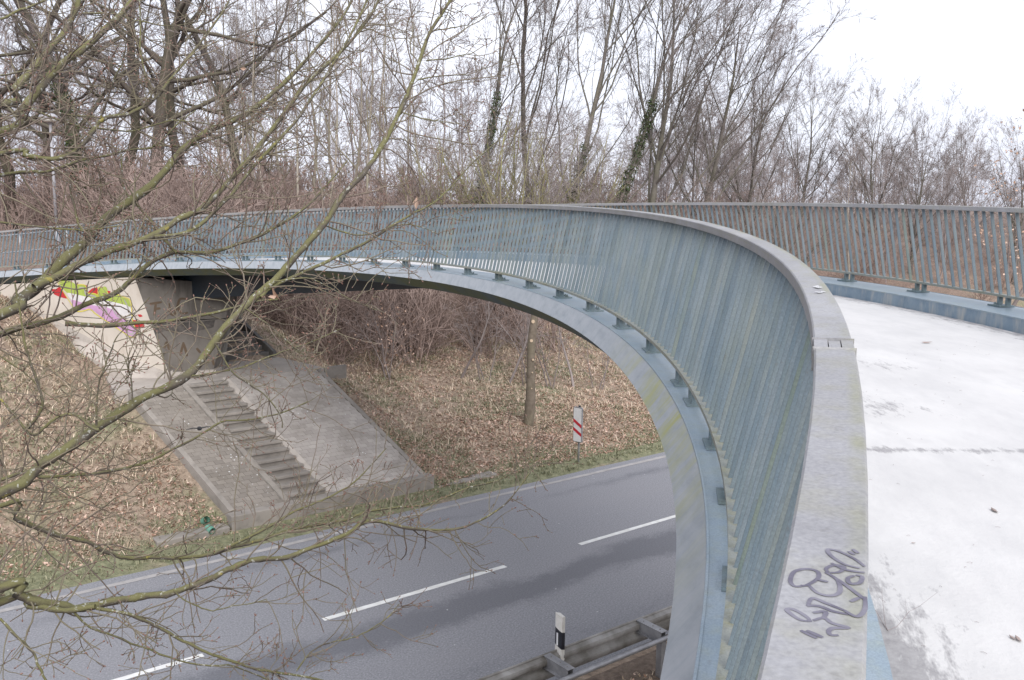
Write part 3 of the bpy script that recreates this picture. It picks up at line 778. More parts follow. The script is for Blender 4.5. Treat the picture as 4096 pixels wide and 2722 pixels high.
def mural(c): return at_plane(c[0] * 0.18364, 575.9 + c[1] * 0.18364, C1, NW)
def paintpoly(name, m, pts, lift):
    mb = MB(); q = []
    for i in range(len(pts)):
        p0, p1, p2, p3 = (np.array(pts[(i + k) % len(pts)], float) for k in (-1, 0, 1, 2))
        for u in (0, 0.25, 0.5, 0.75):
            c = 0.5 * (2 * p1 + (p2 - p0) * u + (2 * p0 - 5 * p1 + 4 * p2 - p3) * u * u + (3 * p1 - p0 - 3 * p2 + p3) * u ** 3)
            q.append(mural(c * 0.55 + (p1 + (p2 - p1) * u) * 0.45) + NW * lift)
    c = sum(q) / len(q)
    me = bpy.data.meshes.new(name)
    import mathutils
    tri = mathutils.geometry.tessellate_polygon([[Vector(v) for v in q]])
    me.from_pydata([tuple(v) for v in q], [], [tuple(t) for t in tri]); me.update()
    return keep(put(name, me, m), ab)
paintpoly('spray_paint', 'spray_green', [(735, 395), (880, 388), (960, 435), (1065, 445), (1110, 540), (1240, 545), (1245, 470), (1330, 460), (1370, 550), (1440, 545), (1550, 600), (1620, 625), (1632, 725), (1440, 665), (1130, 605), (850, 545)], 0.004)
paintpoly('spray_paint', 'spray_white', [(850, 535), (1130, 595), (1440, 655), (1636, 715), (1665, 870), (1500, 805), (1350, 725), (1100, 685), (900, 625)], 0.006)
paintpoly('spray_paint', 'spray_pink', [(895, 620), (1100, 680), (1350, 720), (1500, 800), (1560, 870), (1690, 955), (1705, 1040), (1650, 1082), (1570, 1035), (1350, 905), (1230, 800), (1150, 745), (960, 745)], 0.008)
for r in ([(648, 492), (700, 490), (750, 465), (800, 530), (848, 608), (760, 590), (680, 555)], [(1095, 540), (1160, 480), (1228, 473), (1225, 552), (1160, 545)], [(1668, 880), (1780, 900), (1815, 960), (1710, 985)],
          [(1728, 810), (1770, 808), (1790, 832), (1750, 840)], [(1345, 512), (1388, 518), (1368, 552)], [(1062, 440), (1100, 445), (1090, 470)]):
    paintpoly('spray_paint', 'spray_red', r, 0.005)
yo = MB(); N3 = NW * 0.011
for st in ([(722, 400), (850, 605), (905, 690), (950, 762), (1040, 765), (1130, 742), (1190, 790), (1250, 832), (1400, 930), (1560, 1038), (1640, 1090), (1700, 1080), (1722, 1030), (1690, 950), (1662, 860), (1640, 640), (1560, 590), (1440, 545), (1370, 550), (1345, 512)],
           [(960, 433), (1067, 440), (1090, 500), (1108, 540), (1170, 545), (1225, 560), (1242, 595)], [(1235, 560), (1236, 480), (1262, 462)]):
    ribbon(yo, [mural(c) + N3 for c in st], NW, 0.035)
keep(yo.build('spray_paint', 'spray_yellow'), ab)
for st in ([(1000, 470), (1060, 480), (1085, 560), (1180, 575), (1225, 620)], [(1270, 620), (1330, 730), (1345, 800)], [(1400, 700), (1480, 830), (1600, 850)], [(960, 720), (1060, 715), (1100, 700)], [(1560, 620), (1600, 700), (1625, 790)], [(1590, 1020), (1660, 1055), (1690, 1000)]):
    go = MB(); ribbon(go, [mural(c) + NW * 0.0095 for c in st], NW, 0.05); keep(go.build('spray_stroke', 'spray_grey'), ab)
def onfront(c): return at_plane(c[0] * 0.3416, 518.3 + c[1] * 0.3416, C2, NF) + NF * 0.005
sp_ = MB(); sp_.poly([onfront(c) - NF * .002 for c in ((1030, 668), (1180, 660), (1320, 655), (1450, 640), (1440, 690), (1330, 715), (1200, 722), (1120, 712), (1045, 740))])
keep(sp_.build('soot_shade_patch', 'soot_shade'), ab)  # dark wall band, painted also to deepen the deck's shade on the front
for grp in ([[(1052, 520), (1040, 612)], [(1008, 532), (1092, 520)], [(1044, 566), (1082, 562)]], [[(1140, 528), (1148, 590), (1175, 602), (1196, 540)]], [[(1262, 500), (1215, 500), (1200, 550), (1225, 596), (1268, 590)]],
            [[(1238, 790), (1215, 880)], [(1240, 800), (1262, 885)]], [[(1325, 830), (1352, 862)]], [[(1110, 830), (1125, 790), (1140, 845)]], [[(1432, 900), (1442, 945)]]):
    tx = MB()
    for q_, st in enumerate(grp): ribbon(tx, [onfront(c) + NF * .001 * q_ for c in st], NF, 0.065)
    keep(tx.build('spray_letter', 'spray_brown'), ab)

# ------------------------------------------------------------------ paved slope, stairs, landing
SK = -0.30
O0, O1, Z0 = 5.33, 8.95, 0.36
SLP = (ZL - Z0) / (O1 - O0)
def PS(t, o, dz=0.0): return np.array(RC(t + SK * (o - O0), o, Z0 + SLP * (o - O0) + dz))
T_L1, T_SL, T_SR, T_PR = 0.45, 1.72, 2.80, 5.42
def slab(name, t0, t1, o0, o1, zt, zb, m, parent=None, proj_=True):
    mb = MB(); a = [(t0, o0), (t1, o0), (t1, o1), (t0, o1)]
    mb.prism([PS(t, o, zt) for t, o in a], [PS(t, o, zb) for t, o in a]); return mb.build(name, m, parent)
def paved(name, t0, t1, m):
    base = slab(name, t0, t1, O0, O1, -0.010, -0.3, 'joint_sand'); tag(base, kind='structure')
    nbk = NB(); rows = int((O1 - O0) / 0.103); cols = int((t1 - t0) / 0.205)
    cube = np.array([(0, 0, 0), (1, 0, 0), (1, 1, 0), (0, 1, 0), (0, 0, 1), (1, 0, 1), (1, 1, 1), (0, 1, 1)], float)
    cf = np.array([(4, 5, 6, 7), (0, 1, 5, 4), (1, 2, 6, 5), (2, 3, 7, 6), (3, 0, 4, 7)])
    for r in range(rows):
        for c in range(-1, cols + 1):
            a0 = t0 + (c + 0.5 * (r % 2)) * 0.205; a1 = a0 + 0.197
            a0, a1 = max(a0, t0), min(a1, t1)
            if a1 - a0 < 0.03: continue
            q0 = O0 + r * 0.103; top = rng.uniform(-0.0015, 0.0025); tl_ = rng.uniform(-0.002, 0.002)
            v = [PS(a0 + (a1 - a0) * x, q0 + 0.094 * y, -0.05 if z == 0 else top + tl_ * (x - .5)) for x, y, z in cube]
            nbk.add(v, cf)
    tag(put('paving_brick', nbk.mesh('paving_brick', False), m, base), kind='stuff')
    return base
paved('paved_slope', T_L1 + 0.062, T_SL - 0.072, 'brick_dark')
paved('paved_slope', T_SR + 0.082, T_PR - 0.062, 'brick')
for t in (T_L1, T_PR): tag(slab('slope_edging', t - 0.06, t + 0.06, O0, O1, 0.012, -0.3, 'conc'), 'lichen-spotted concrete edging ' + ('beside the left brick slope' if t == T_L1 else 'along the right edge of the brick slope'), 'edging')
stair = tag(empty('embankment_stair', PS(2.26, O0)), 'flight of grey concrete steps between two brick-paved slopes, climbing from the road', 'stairs')
NSTEP = 15
for k in range(NSTEP):
    o0 = O0 + (O1 - O0) * k / NSTEP; o1 = O0 + (O1 - O0) * (k + 1) / NSTEP + 0.02
    zt = Z0 + (ZL - Z0) * (k + 1) / NSTEP - 0.01 + rng.uniform(-0.008, 0.008)
    mb = MB(); j = rng.uniform(-0.012, 0.012)
    a = [(T_SL + 0.065 + SK * (o0 - O0), o0 + j), (T_SR - 0.085 + SK * (o0 - O0), o0 - j), (T_SR - 0.085 + SK * (o1 - O0), o1), (T_SL + 0.065 + SK * (o1 - O0), o1)]
    mb.prism([RC(t, o, zt) for t, o in a], [RC(t, o, zt - 0.07) for t, o in a])
    sp_ = keep(mb.build('step', 'conc', bevel=0.01), stair)
    mb = MB(); a = [(t, o + (.05 if q < 2 else 0)) for q, (t, o) in enumerate(a)]
    mb.prism([RC(t, o, zt - .0705) for t, o in a], [RC(t, o, zt - 0.4) for t, o in a]); keep(mb.build('riser', 'conc'), stair)
for t, zt, m, hw in ((T_SL, 0.03, 'conc', .065), (T_SR, 0.045, 'conc_light', .075)):
    keep(slab('stair_cheek', t - hw, t + hw, O0 - 0.0, O1, zt, -0.4, m), stair)
tw = MB()
def rbox(mb, t0, t1, o0, o1, z0, z1, sk=0.0):
    a = [(t0, o0), (t1, o0), (t1 + sk, o1), (t0 + sk, o1)]
    mb.prism([RC(t, o, z1) for t, o in a], [RC(t, o, z0) for t, o in a])
rbox(tw, T_L1 - 0.15, T_PR + 0.15, 5.02, 5.322, -0.3, 0.37)
tag(tw.build('toe_wall', 'conc', bevel=0.02), 'low concrete wall along the foot of the brick slope, above the verge', 'wall')
dr = MB()
rbox(dr, -1.3, 0.25, 5.0, 5.42, -0.3, 0.16)
tag(dr.build('drain_kerb', 'conc', bevel=0.02), 'flat concrete kerb end left of the low wall, by the green pipe', 'kerb')
dr = MB(); rbox(dr, 5.65, 7.6, 5.0, 5.38, -0.3, 0.05)
tag(dr.build('drain_kerb', 'conc', bevel=0.02), 'flat concrete kerb right of the low wall, half under leaves', 'kerb')
ld = MB()
ld.prism([RC(t, o, ZL) for t, o in ((-1.0, O1 - 0.02), (4.55, O1 - 0.02), (4.2, 11.5), (-0.6, 11.5))], [RC(t, o, ZL - 0.4) for t, o in ((-1.0, O1 - 0.02), (4.55, O1 - 0.02), (4.2, 11.5), (-0.6, 11.5))])
tag(ld.build('landing', 'conc_light'), kind='structure')
lr = MB(); lr.prism([RC(t, o, ZL + .012) for t, o in ((4.5, O1 - .06), (5.2, O1 + .02), (5.2, O1 + .16), (4.5, O1 + .1))], [RC(t, o, ZL - .35) for t, o in ((4.5, O1 - .06), (5.2, O1 + .02), (5.2, O1 + .16), (4.5, O1 + .1))])
tag(lr.build('landing_kerb', 'conc'), 'concrete kerb end jutting from the landing into the grass', 'kerb')
ap = MB(); a1 = at_plane(45, 695, C1, NW); a2 = C2 + np.array([0.1, 0.05, 0.02]); a3 = at_z(345, 895, 2.42); a4 = at_z(30, 738, 3.9)
ap.prism([a1 + (0, 0, .03), a2 + (0, 0, .03), a3 + (0, 0, .03), a4 + (0, 0, .03)], [a1 + (0, 0, -.3), a2 + (0, 0, -.3), a3 + (0, 0, -.3), a4 + (0, 0, -.3)])
tag(ap.build('wing_apron', 'conc_light'), kind='structure')
us = tag(empty('upper_stair', RC(3.5, 11.4, ZL)), 'dark damp upper steps climbing beside the abutment under the footbridge', 'stairs')
for k in range(9):
    o0 = 11.45 + 0.3 * k; zt = ZL + 0.17 * (k + 1); mb = MB(); s0 = -0.28 * (o0 - 11.4)
    a = [(2.7 + s0, o0), (4.0 + s0, o0), (4.0 + s0 - .1, o0 + 0.34), (2.7 + s0 - .1, o0 + 0.34)]
    mb.prism([RC(t, o, zt) for t, o in a], [RC(t, o, zt - 0.5) for t, o in a]); keep(mb.build('step', 'conc_dark', bevel=0.01), us)
for t in (2.62, 4.06):
    mb = MB(); a = [(t, 11.35), (t + .1, 11.35), (t + .1 - .8, 14.2), (t - .8, 14.2)]
    mb.prism([RC(q[0], q[1], ZL + .2 + .567 * (q[1] - 11.4)) for q in a], [RC(q[0], q[1], ZL - .5 + .567 * (q[1] - 11.4)) for q in a]); keep(mb.build('stair_cheek', 'conc_dark'), us)

# ------------------------------------------------------------------ guardrail, delineator, sign, lamp, pipe, bird
gr = tag(empty('guardrail', RC(2, -4.4, 0)), 'dirty galvanised crash barrier on steel posts along the near road edge', 'guardrail')
prof = [(-0.0, .75), (-.012, .735), (-.012, .715), (-.075, .685), (-.083, .655), (-.083, .625), (-.075, .60), (-.012, .57), (-.006, .545), (-.012, .52), (-.075, .49), (-.083, .46), (-.083, .43), (-.075, .40), (-.012, .37), (-.012, .35), (0, .335)]
GO = -4.33
for a, b in ((-14.2, -10.2), (-10.2, -6.2), (-6.2, -2.2), (-2.2, 1.2), (1.17, 5.2), (5.17, 9.2), (9.17, 13.2), (13.2, 40)):
    V, F = [], []; k = len(prof); e = 0.004 if a in (1.17, 5.17, 9.17) else 0.0
    for t in (a, b): V += [RC(t, GO + o - e, z + e) for o, z in prof]
    for t in (a, b): V += [RC(t, GO + o - 0.004 - e, z + e) for o, z in prof]
    for j in range(k - 1):
        F.append((j, j + 1, k + j + 1, k + j)); F.append((2 * k + j, 3 * k + j, 3 * k + j + 1, 2 * k + j + 1))
    F.append((0, k, 3 * k, 2 * k)); F.append((k - 1, 2 * k - 1, 4 * k - 1, 3 * k - 1))
    me = bpy.data.meshes.new('beam'); me.from_pydata(V, [], F); me.update()
    keep(put('beam', me, 'galv_dirty'), gr)
for t in (-6.4, -4.4, -2.5, -0.5, 1.42, 3.32, 5.3, 7.3, 9.3):
    mb = MB()                              # spacer channel: top flange, web, lower flange
    rbox(mb, t - .065, t + .065, GO - .56, GO - .015, .735, .742)
    rbox(mb, t - .05, t - .044, GO - .54, GO - .02, .57, .735)
    rbox(mb, t + .044, t + .05, GO - .54, GO - .02, .57, .735)
    rbox(mb, t - .09, t + .05, GO - .54, GO - .03, .563, .57)
    sp = keep(mb.build('spacer', 'galv'), gr)
    hb2 = MB()
    for u in (.12, .32, .47): 
        hb2.tube([RC(t, GO - u, .742), RC(t, GO - u, .75)], .012, 6)
    keep(hb2.build('bolt', 'galv_dirty'), gr)
    mb = MB(); rbox(mb, t - .05, t + .05, GO - .56, GO - .53, -.4, .66); rbox(mb, t - .05, t - .042, GO - .53, GO - .45, -.4, .58); rbox(mb, t + .042, t + .05, GO - .53, GO - .45, -.4, .58)
    keep(mb.build('post', 'galv'), gr)
mb = MB(); mb.tube([RC(t, GO - .61, .66) for t in np.arange(-14, 40, 2.0)], .038, 12); keep(mb.build('back_rail', 'galv', smooth=True), gr)

def spin(o, base, d, up=(0, 0, 1)):      # local +y looks along -d (front face at -y)
    d = Vector(d).normalized(); y = -d; x = y.cross(Vector(up)).normalized()
    o.matrix_basis = Matrix((x, y, Vector(up))).transposed().to_4x4(); o.location = base
de = empty('delineator_post', RC(1.66, GO - 0.05, 0.62)); dsc = 1.2
tag(de, 'white and black roadside marker post standing on the crash barrier', 'marker post')
spin(de, Vector(RC(1.66, GO - 0.03, 0.66)), Vector((-0.80, -0.60, 0)))
de.scale = (1.25, 1.25, dsc)
cs = [(-.06, -.025), (-.035, -.035), (.035, -.035), (.06, -.025), (.045, .035), (-.045, .035)]
def sec(mb, z0, z1, g=0.0, sl0=0.0, sl1=0.0, sc=1.0):
    mb.prism([(x * sc, y * sc, z0 - (y + x * .6) * sl0) for x, y in cs], [(x * sc, y * sc, z1 - (y + x * .6) * sl1) for x, y in cs])
mb = MB(); sec(mb, -.06, .105, sl1=.5); mb.build('lower_shaft', 'white_plastic', de)
mb = MB(); sec(mb, .1055, .325, sl0=.5, sl1=.5, sc=1.01); mb.build('black_band', 'black_plastic', de)
mb = MB(); sec(mb, .3255, .52, sl0=.5, sl1=.3); mb.build('upper_shaft', 'white_plastic', de)
mb = MB(); mb.box(-.018, .006, -.040, -.036, .135, .295); mb.build('reflector', 'reflector', de)

sb_ = at_z(1330, 1064, 0.02)
sg = empty('distance_marker_sign', sb_); tag(sg, 'white roadside marker board with two red diagonal stripes on a grey pole', 'sign')
spin(sg, Vector(sb_), Vector((-0.66, -0.75, 0)))
def rr(w, h, r, n=5):
    p = []
    for cx, cy, a0 in ((w - r, h - r, 0), (r - w, h - r, 90), (r - w, r - h, 180), (w - r, r - h, 270)):
        for i in range(n): a = math.radians(a0 + 90 * i / (n - 1)); p.append((cx + r * math.cos(a), cy + r * math.sin(a)))
    return p
ZS = 1.08
mb = MB(); p = rr(.15, .5, .03); mb.prism([(x, -.03, ZS + y) for x, y in p], [(x, .02, ZS + y) for x, y in p]); mb.build('board', 'galv', sg)
mb = MB(); p = rr(.146, .49, .028); mb.prism([(x, -.0325, ZS + y) for x, y in p], [(x, -.0295, ZS + y) for x, y in p]); mb.build('border', 'black_plastic', sg)
mb = MB(); p = rr(.138, .482, .024); mb.prism([(x, -.0350, ZS + y) for x, y in p], [(x, -.0315, ZS + y) for x, y in p]); mb.build('face', 'sign_white', sg)
for z in (.14, -.105):
    mb = MB(); p = [(-.138, z + .0), (.138, z - .155), (.138, z - .06), (-.138, z + .095)]
    p = [(-.138, z - .07), (.138, z - .225), (.138, z - .13), (-.138, z + .025)]
    mb.prism([(x, -.0375, ZS + y) for x, y in p], [(x, -.034, ZS + y) for x, y in p]); mb.build('stripe', 'sign_red', sg)
mb = MB(); mb.tube([(0, .05, -.3), (0, .05, ZS + .5)], .03, 14); mb.build('pole', 'galv', sg, smooth=True)
mb = MB(); mb.tube([(0, .05, ZS + .5), (0, .05, ZS + .535)], .034, 14); mb.build('pole_cap', 'black_plastic', sg)

LY = 36.0
lb = at_y(133, 560, LY); lz = float(ground_z(lb[0], lb[1])); ltop = at_y(122, 285, LY)
lm = tag(empty('street_lamp', (lb[0], lb[1], lz)), 'slim grey street lamp with a flat mushroom head behind the branches', 'street lamp')
hh = ltop[2] - lz; lx = at_y(126, 300, LY)[0] - lb[0]
mb = MB(); mb.tube([(0, 0, -.2), (0, 0, .9)], .085, 14); mb.tube([(0, 0, .9), (0, 0, hh)], [.062, .05], 14); mb.build('pole', 'lamp_grey', lm, smooth=True)
mb = MB(); mb.tube([(0, 0, hh - .02), (0, 0, hh + .1), (0, 0, hh + .2), (0, 0, hh + .32), (0, 0, hh + .4)], [.08, .12, .42, .36, .12], 20); mb.build('lamp_head', 'lamp_grey', lm, smooth=True)
mb = MB(); mb.tube([(0, 0, hh + .06), (0, 0, hh + .17)], [.2, .37], 20); mb.build('diffuser', 'white_plastic', lm, smooth=True)

pp = at_z(479, 1206, 0.2)
for _ in range(12): pp = at_z(479, 1206, 0.5 * pp[2] + 0.5 * (max(float(ground_z(pp[0], pp[1])), 0.17 if to_road(pp[0], pp[1])[1] < 5.45 else 0) + 0.09))
pt_ = tag(empty('drain_pipe', pp), 'short green plastic drain pipe in two pieces by the kerb end', 'pipe')
for k, (a, b) in enumerate((((-.14, .14, .0), (-.03, .02, .08)), ((.02, -.06, -.06), (.16, -.2, -.1)))):
    mb = MB(); mb.tube([a, b], .075, 18, False); mb.tube([a, b], .062, 18, False); keep(mb.build('pipe_piece', 'green_plastic', smooth=True), pt_).matrix_parent_inverse = Matrix()

bp = at_y(460, 988, 13.0)
bd = tag(empty('bird', bp, 0.5), 'small dark bird in flight in front of the left paved slope', 'bird')
mb = MB(); mb.tube([(0, -.085, .0), (0, -.065, .012), (0, -.03, .012), (0, .03, .0), (0, .08, -.004), (0, .14, -.004)], [.004, .02, .028, .032, .018, .006], 10); mb.build('body', 'feather', bd, smooth=True)
for s in (-1, 1):
    mb = MB(); top = [(0, -.03, .01), (s * .09, -.045, .03), (s * .19, .0, .012), (s * .1, .03, .022), (0, .045, .008)]
    mb.prism(top, [(x, y, z - .006) for x, y, z in top]); mb.build('wing', 'feather', bd)

# ------------------------------------------------------------------ trees
def rot_about(v, axis, ang):
    c, s = np.cos(ang)[:, None], np.sin(ang)[:, None]
    return v * c + np.cross(axis, v) * s + axis * (np.sum(axis * v, 1, keepdims=True)) * (1 - c)
def grow(P0, Dr, L, R0, k, wander, up, tip, g):
    """random-walk polylines for N branches at once"""
    N = len(P0); P = np.empty((N, k + 1, 3)); P[:, 0] = P0; d = unit(Dr)
    Rr = np.empty((N, k + 1)); Rr[:, 0] = R0
    for i in range(k):
        d = unit(d + g.normal(0, wander, (N, 3)) + np.array([0, 0, up]))
        P[:, i + 1] = P[:, i] + d * (L / k)[:, None]
        Rr[:, i + 1] = R0 * (1 - (1 - tip) * ((i + 1) / k))
    return P, Rr
def spawn(P, R, L, m, u0, ang, asd, lr, rr_, g, bias=None, flat=0.0, lpow=0.55):
    """m children along each parent"""
    N, k1, _ = P.shape; k = k1 - 1
    u = np.sort(u0 + (1 - u0) * g.random((N, m)) ** 0.9, 1) * 0.995
    x = u * k; i = np.minimum(x.astype(int), k - 1); f = (x - i)[..., None]
    idx = np.arange(N)[:, None]
    p = P[idx, i] * (1 - f) + P[idx, i + 1] * f
    d = unit(P[idx, i + 1] - P[idx, i])
    r = R[idx, i] * (1 - f[..., 0]) + R[idx, i + 1] * f[..., 0]
    p = p.reshape(-1, 3); d = d.reshape(-1, 3); r = r.ravel(); n = len(p)
    az = unit(np.cross(d, unit(g.normal(0, 1, (n, 3)) * np.array([1, 1, 1 - flat]))))
    a = np.radians(g.normal(ang, asd, n))
    nd = rot_about(d, az, a)
    ll = np.repeat(L, m) * lr * (1 - lpow * u.ravel()) * g.uniform(0.6, 1.25, n)
    return p, nd, ll, np.minimum(r * 0.75, r * rr_ * g.uniform(0.8, 1.1, n))
def make_tree(seed, H, R, spec, k0=10, lean=(0, 0), wander0=0.06, tip0=0.35, stems=1, spread=0.0, limb_in_trunk=True, rmin=0.0055):
    g = np.random.default_rng(seed)
    P0 = np.zeros((stems, 3)); P0[:, :2] = g.normal(0, 0.12 * (stems > 1), (stems, 2)); P0[:, 2] = -0.35
    dr = np.zeros((stems, 3)); dr[:, 2] = 1; dr[:, :2] = g.normal(0, spread, (stems, 2)) + np.array(lean)
    L = H * g.uniform(0.75 if stems > 1 else 1, 1.0, stems); R0 = R * g.uniform(0.6 if stems > 1 else 1, 1.0, stems)
    P, Rr = grow(P0, dr, L, R0, k0, wander0, 0.03, tip0, g)
    if stems == 1: Rr[:, 0] *= 1.35
    tr, cr_ = NB(), NB(); stem0 = (P[0].copy(), Rr[0].copy())
    tr.add(*tubes(P, Rr, 8 if stems == 1 else 4))
    for li, sp in enumerate(spec):
        p, d, l_, r_ = spawn(P, Rr, L, sp['m'], sp['u0'], sp['ang'], sp.get('asd', 12), sp['lr'], sp['rr'], g, lpow=sp.get('lpow', 0.55))
        r_ = np.maximum(r_, rmin)
        P, Rr = grow(p, d, l_, r_, sp['k'], sp['w'], sp['up'], sp.get('tip', 0.3), g)
        Rr = np.maximum(Rr, rmin * 0.7); L = l_
        (tr if (li <= (1 if stems == 1 else 0) and limb_in_trunk) else cr_).add(*tubes(P, Rr, sp['n']))
    return tr, cr_, stem0
VAR = {}; STEM = {}
def variant(key, seed, H, R, spec, mt, mc, **kw):
    tr, cr_, tips = make_tree(seed, H, R, spec, **kw)
    a = tr.mesh('trunk'); a.materials.append(M[mt]); b = cr_.mesh('crown'); b.materials.append(M[mc])
    VAR[key] = (a, b, H); STEM[key] = tips
def S_(m, u0, ang, lr, rr, k, w, up, n, **q): return dict(m=m, u0=u0, ang=ang, lr=lr, rr=rr, k=k, w=w, up=up, n=n, **q)
oak = [S_(13, .28, 58, .55, .55, 8, .20, .05, 5), S_(8, .2, 48, .5, .5, 6, .22, .04, 4), S_(7, .15, 45, .5, .5, 4, .25, .03, 3), S_(8, .1, 42, .65, .6, 2, .2, .02, 3)]
variant('oak', 11, 14.0, .26, oak, 'bark_oak', 'twig_grey', wander0=.10)
variant('oak2', 12, 15.0, .24, oak, 'bark_oak', 'twig_brown', wander0=.13)
pole = [S_(16, .3, 34, .28, .45, 5, .10, .08, 4), S_(8, .2, 38, .45, .5, 4, .14, .05, 3), S_(8, .15, 38, .55, .6, 2, .15, .03, 3)]
variant('pole', 21, 13.0, .085, pole, 'bark_pale', 'twig_red', wander0=.06, tip0=.12)
variant('pole2', 22, 12.0, .07, pole, 'bark_pale', 'twig_brown', wander0=.06, tip0=.15)
fan = [S_(14, .08, 27, .85, .45, 10, .09, .045, 5, lpow=.3), S_(10, .15, 26, .5, .5, 7, .11, .045, 4), S_(9, .15, 30, .45, .5, 4, .13, .03, 3), S_(6, .1, 34, .5, .6, 2, .13, .02, 3)]
variant('fan', 31, 14.5, .15, fan, 'bark_mid', 'twig_grey', wander0=.07, tip0=.2)
variant('fan2', 32, 13.0, .13, fan, 'bark_mid', 'twig_brown', wander0=.09, tip0=.2)
beech = [S_(22, .06, 36, .8, .42, 10, .06, .055, 5, lpow=.45), S_(11, .15, 25, .45, .5, 7, .09, .045, 4), S_(8, .15, 29, .45, .5, 4, .11, .03, 3), S_(4, .1, 34, .55, .6, 2, .12, .02, 3)]
variant('beech', 41, 14.0, .20, beech, 'bark_mid', 'twig_grey', wander0=.05, tip0=.15)
variant('beech2', 42, 11.0, .14, beech, 'bark_mid', 'twig_brown', wander0=.07, tip0=.15)
shrubS = [S_(9, .2, 34, .45, .5, 5, .15, .05, 3), S_(7, .2, 38, .5, .5, 3, .18, .03, 3), S_(4, .2, 38, .5, .6, 2, .15, .02, 3)]
variant('shrub', 51, 5.2, .045, shrubS, 'bark_green', 'twig_brown', stems=16, spread=.28, wander0=.07, tip0=.2, rmin=.003)
variant('shrub2', 52, 4.0, .035, shrubS, 'bark_mid', 'twig_red', stems=18, spread=.36, wander0=.09, tip0=.2, rmin=.003)
sap = [S_(11, .25, 45, .45, .5, 5, .16, .04, 3), S_(6, .2, 42, .5, .55, 3, .18, .02, 3), S_(4, .2, 40, .5, .6, 2, .15, .01, 3)]
variant('sapling', 61, 4.2, .055, sap, 'twig_grey', 'twig_grey', wander0=.12, tip0=.2, rmin=.0025)
variant('sapling2', 62, 3.4, .032, sap, 'twig_grey', 'twig_brown', stems=3, spread=.2, wander0=.12, tip0=.2, rmin=.0025)

def leaf_cloud(C, size, g, bend=0.25):
    """one bent two-triangle leaf per centre"""
    n = len(C); a = unit(g.normal(0, 1, (n, 3))); b = unit(np.cross(a, g.normal(0, 1, (n, 3)))); c = np.cross(a, b)
    s = (size * g.uniform(.6, 1.3, n))[:, None]
    V = np.stack([C - a * s, C + b * s * .55 + c * s * bend, C + a * s, C - b * s * .55 + c * s * bend], 1).reshape(-1, 3)
    i = np.arange(n)[:, None] * 4
    return V, np.concatenate([i + [0, 1, 2], i + [0, 2, 3]], 0)
def ivy_for(key, seed, top, n):
    g = np.random.default_rng(seed); P, R_ = STEM[key]; k = len(P) - 1
    u = g.random(n) ** 1.25 * top; x = u * k; i = np.minimum(x.astype(int), k - 1); f = (x - i)[:, None]
    c = P[i] * (1 - f) + P[i + 1] * f; r = R_[i] * (1 - f[:, 0]) + R_[i + 1] * f[:, 0]
    a = g.uniform(0, 6.283, n); th_ = .06 + .22 * (.5 + .5 * np.sin(u * 41 + 2 * a)) * g.random(n) * (1.15 - u / top)
    c = c + np.stack([np.cos(a), np.sin(a), 0 * a], -1) * (r + th_)[:, None] + g.normal(0, .05, (n, 3))
    V, T = leaf_cloud(c, .055, g)
    me = mesh_np('ivy', V, None, T); me.materials.append(M['ivy']); return me
def place(name, key, px, Y, H, label, group, cat='tree', rz=None, lean=0.0, ivy=None, wide=1.0, xy=None):
    if xy is None:
        P = at_y(px, 470, Y); x, y = P[0], P[1]
    else: x, y = xy
    a, b, h0 = VAR[key]; z = float(ground_z(x, y)); s = H / h0
    r = tag(empty(name, (x, y, z)), label, cat, group)
    r.rotation_euler = (0, lean, rng.uniform(0, 6.28) if rz is None else rz)
    if lean: r.rotation_euler = (0, lean, 0)
    r.scale = (s * wide, s * wide, s)
    for nm, me in (('trunk', a), ('crown', b)):
        o = bpy.data.objects.new(nm, me); COL.objects.link(o); o.parent = r
        if lean and rz is not None: o.rotation_euler = (0, 0, rz)
    if ivy is not None:
        o = bpy.data.objects.new('ivy', ivy_for(key, int(px), *ivy)); COL.objects.link(o); o.parent = r
        if lean and rz is not None: o.rotation_euler = (0, 0, rz)
    return r

G1 = 'bare trees in the wood behind the footbridge'
place('oak_tree', 'oak2', 30, 44, 17, 'bare gnarled tree at the left edge, left of the street lamp', G1, rz=.5)
place('oak_tree', 'oak', 205, 41, 16, 'bare tree with dark ivy thick around its lower trunk, right of the street lamp', G1, rz=1.3, ivy=(.5, 3600))
place('oak_tree', 'oak2', 275, 47, 18, 'tall bare tree just right of the ivy-clad trunk near the lamp', G1, rz=2.6)
place('oak_tree', 'oak', 350, 44, 18.5, 'thickest bare oak trunk left of centre, with heavy crooked limbs', G1, rz=4.1)
place('oak_tree', 'oak2', 445, 50, 18, 'bare tree standing right of the thickest oak', G1, rz=5.2)
place('oak_tree', 'oak', 115, 52, 16, 'bare tree directly behind the street lamp', G1, rz=3.3)
place('oak_tree', 'oak2', -60, 40, 16, 'bare tree cut off by the left picture edge behind the railing end', G1, rz=3.9)
place('oak_tree', 'oak', 560, 56, 17, 'bare dark tree behind the leftmost pale stems', G1, rz=.9)
G2 = 'slender pale stems behind the railing'
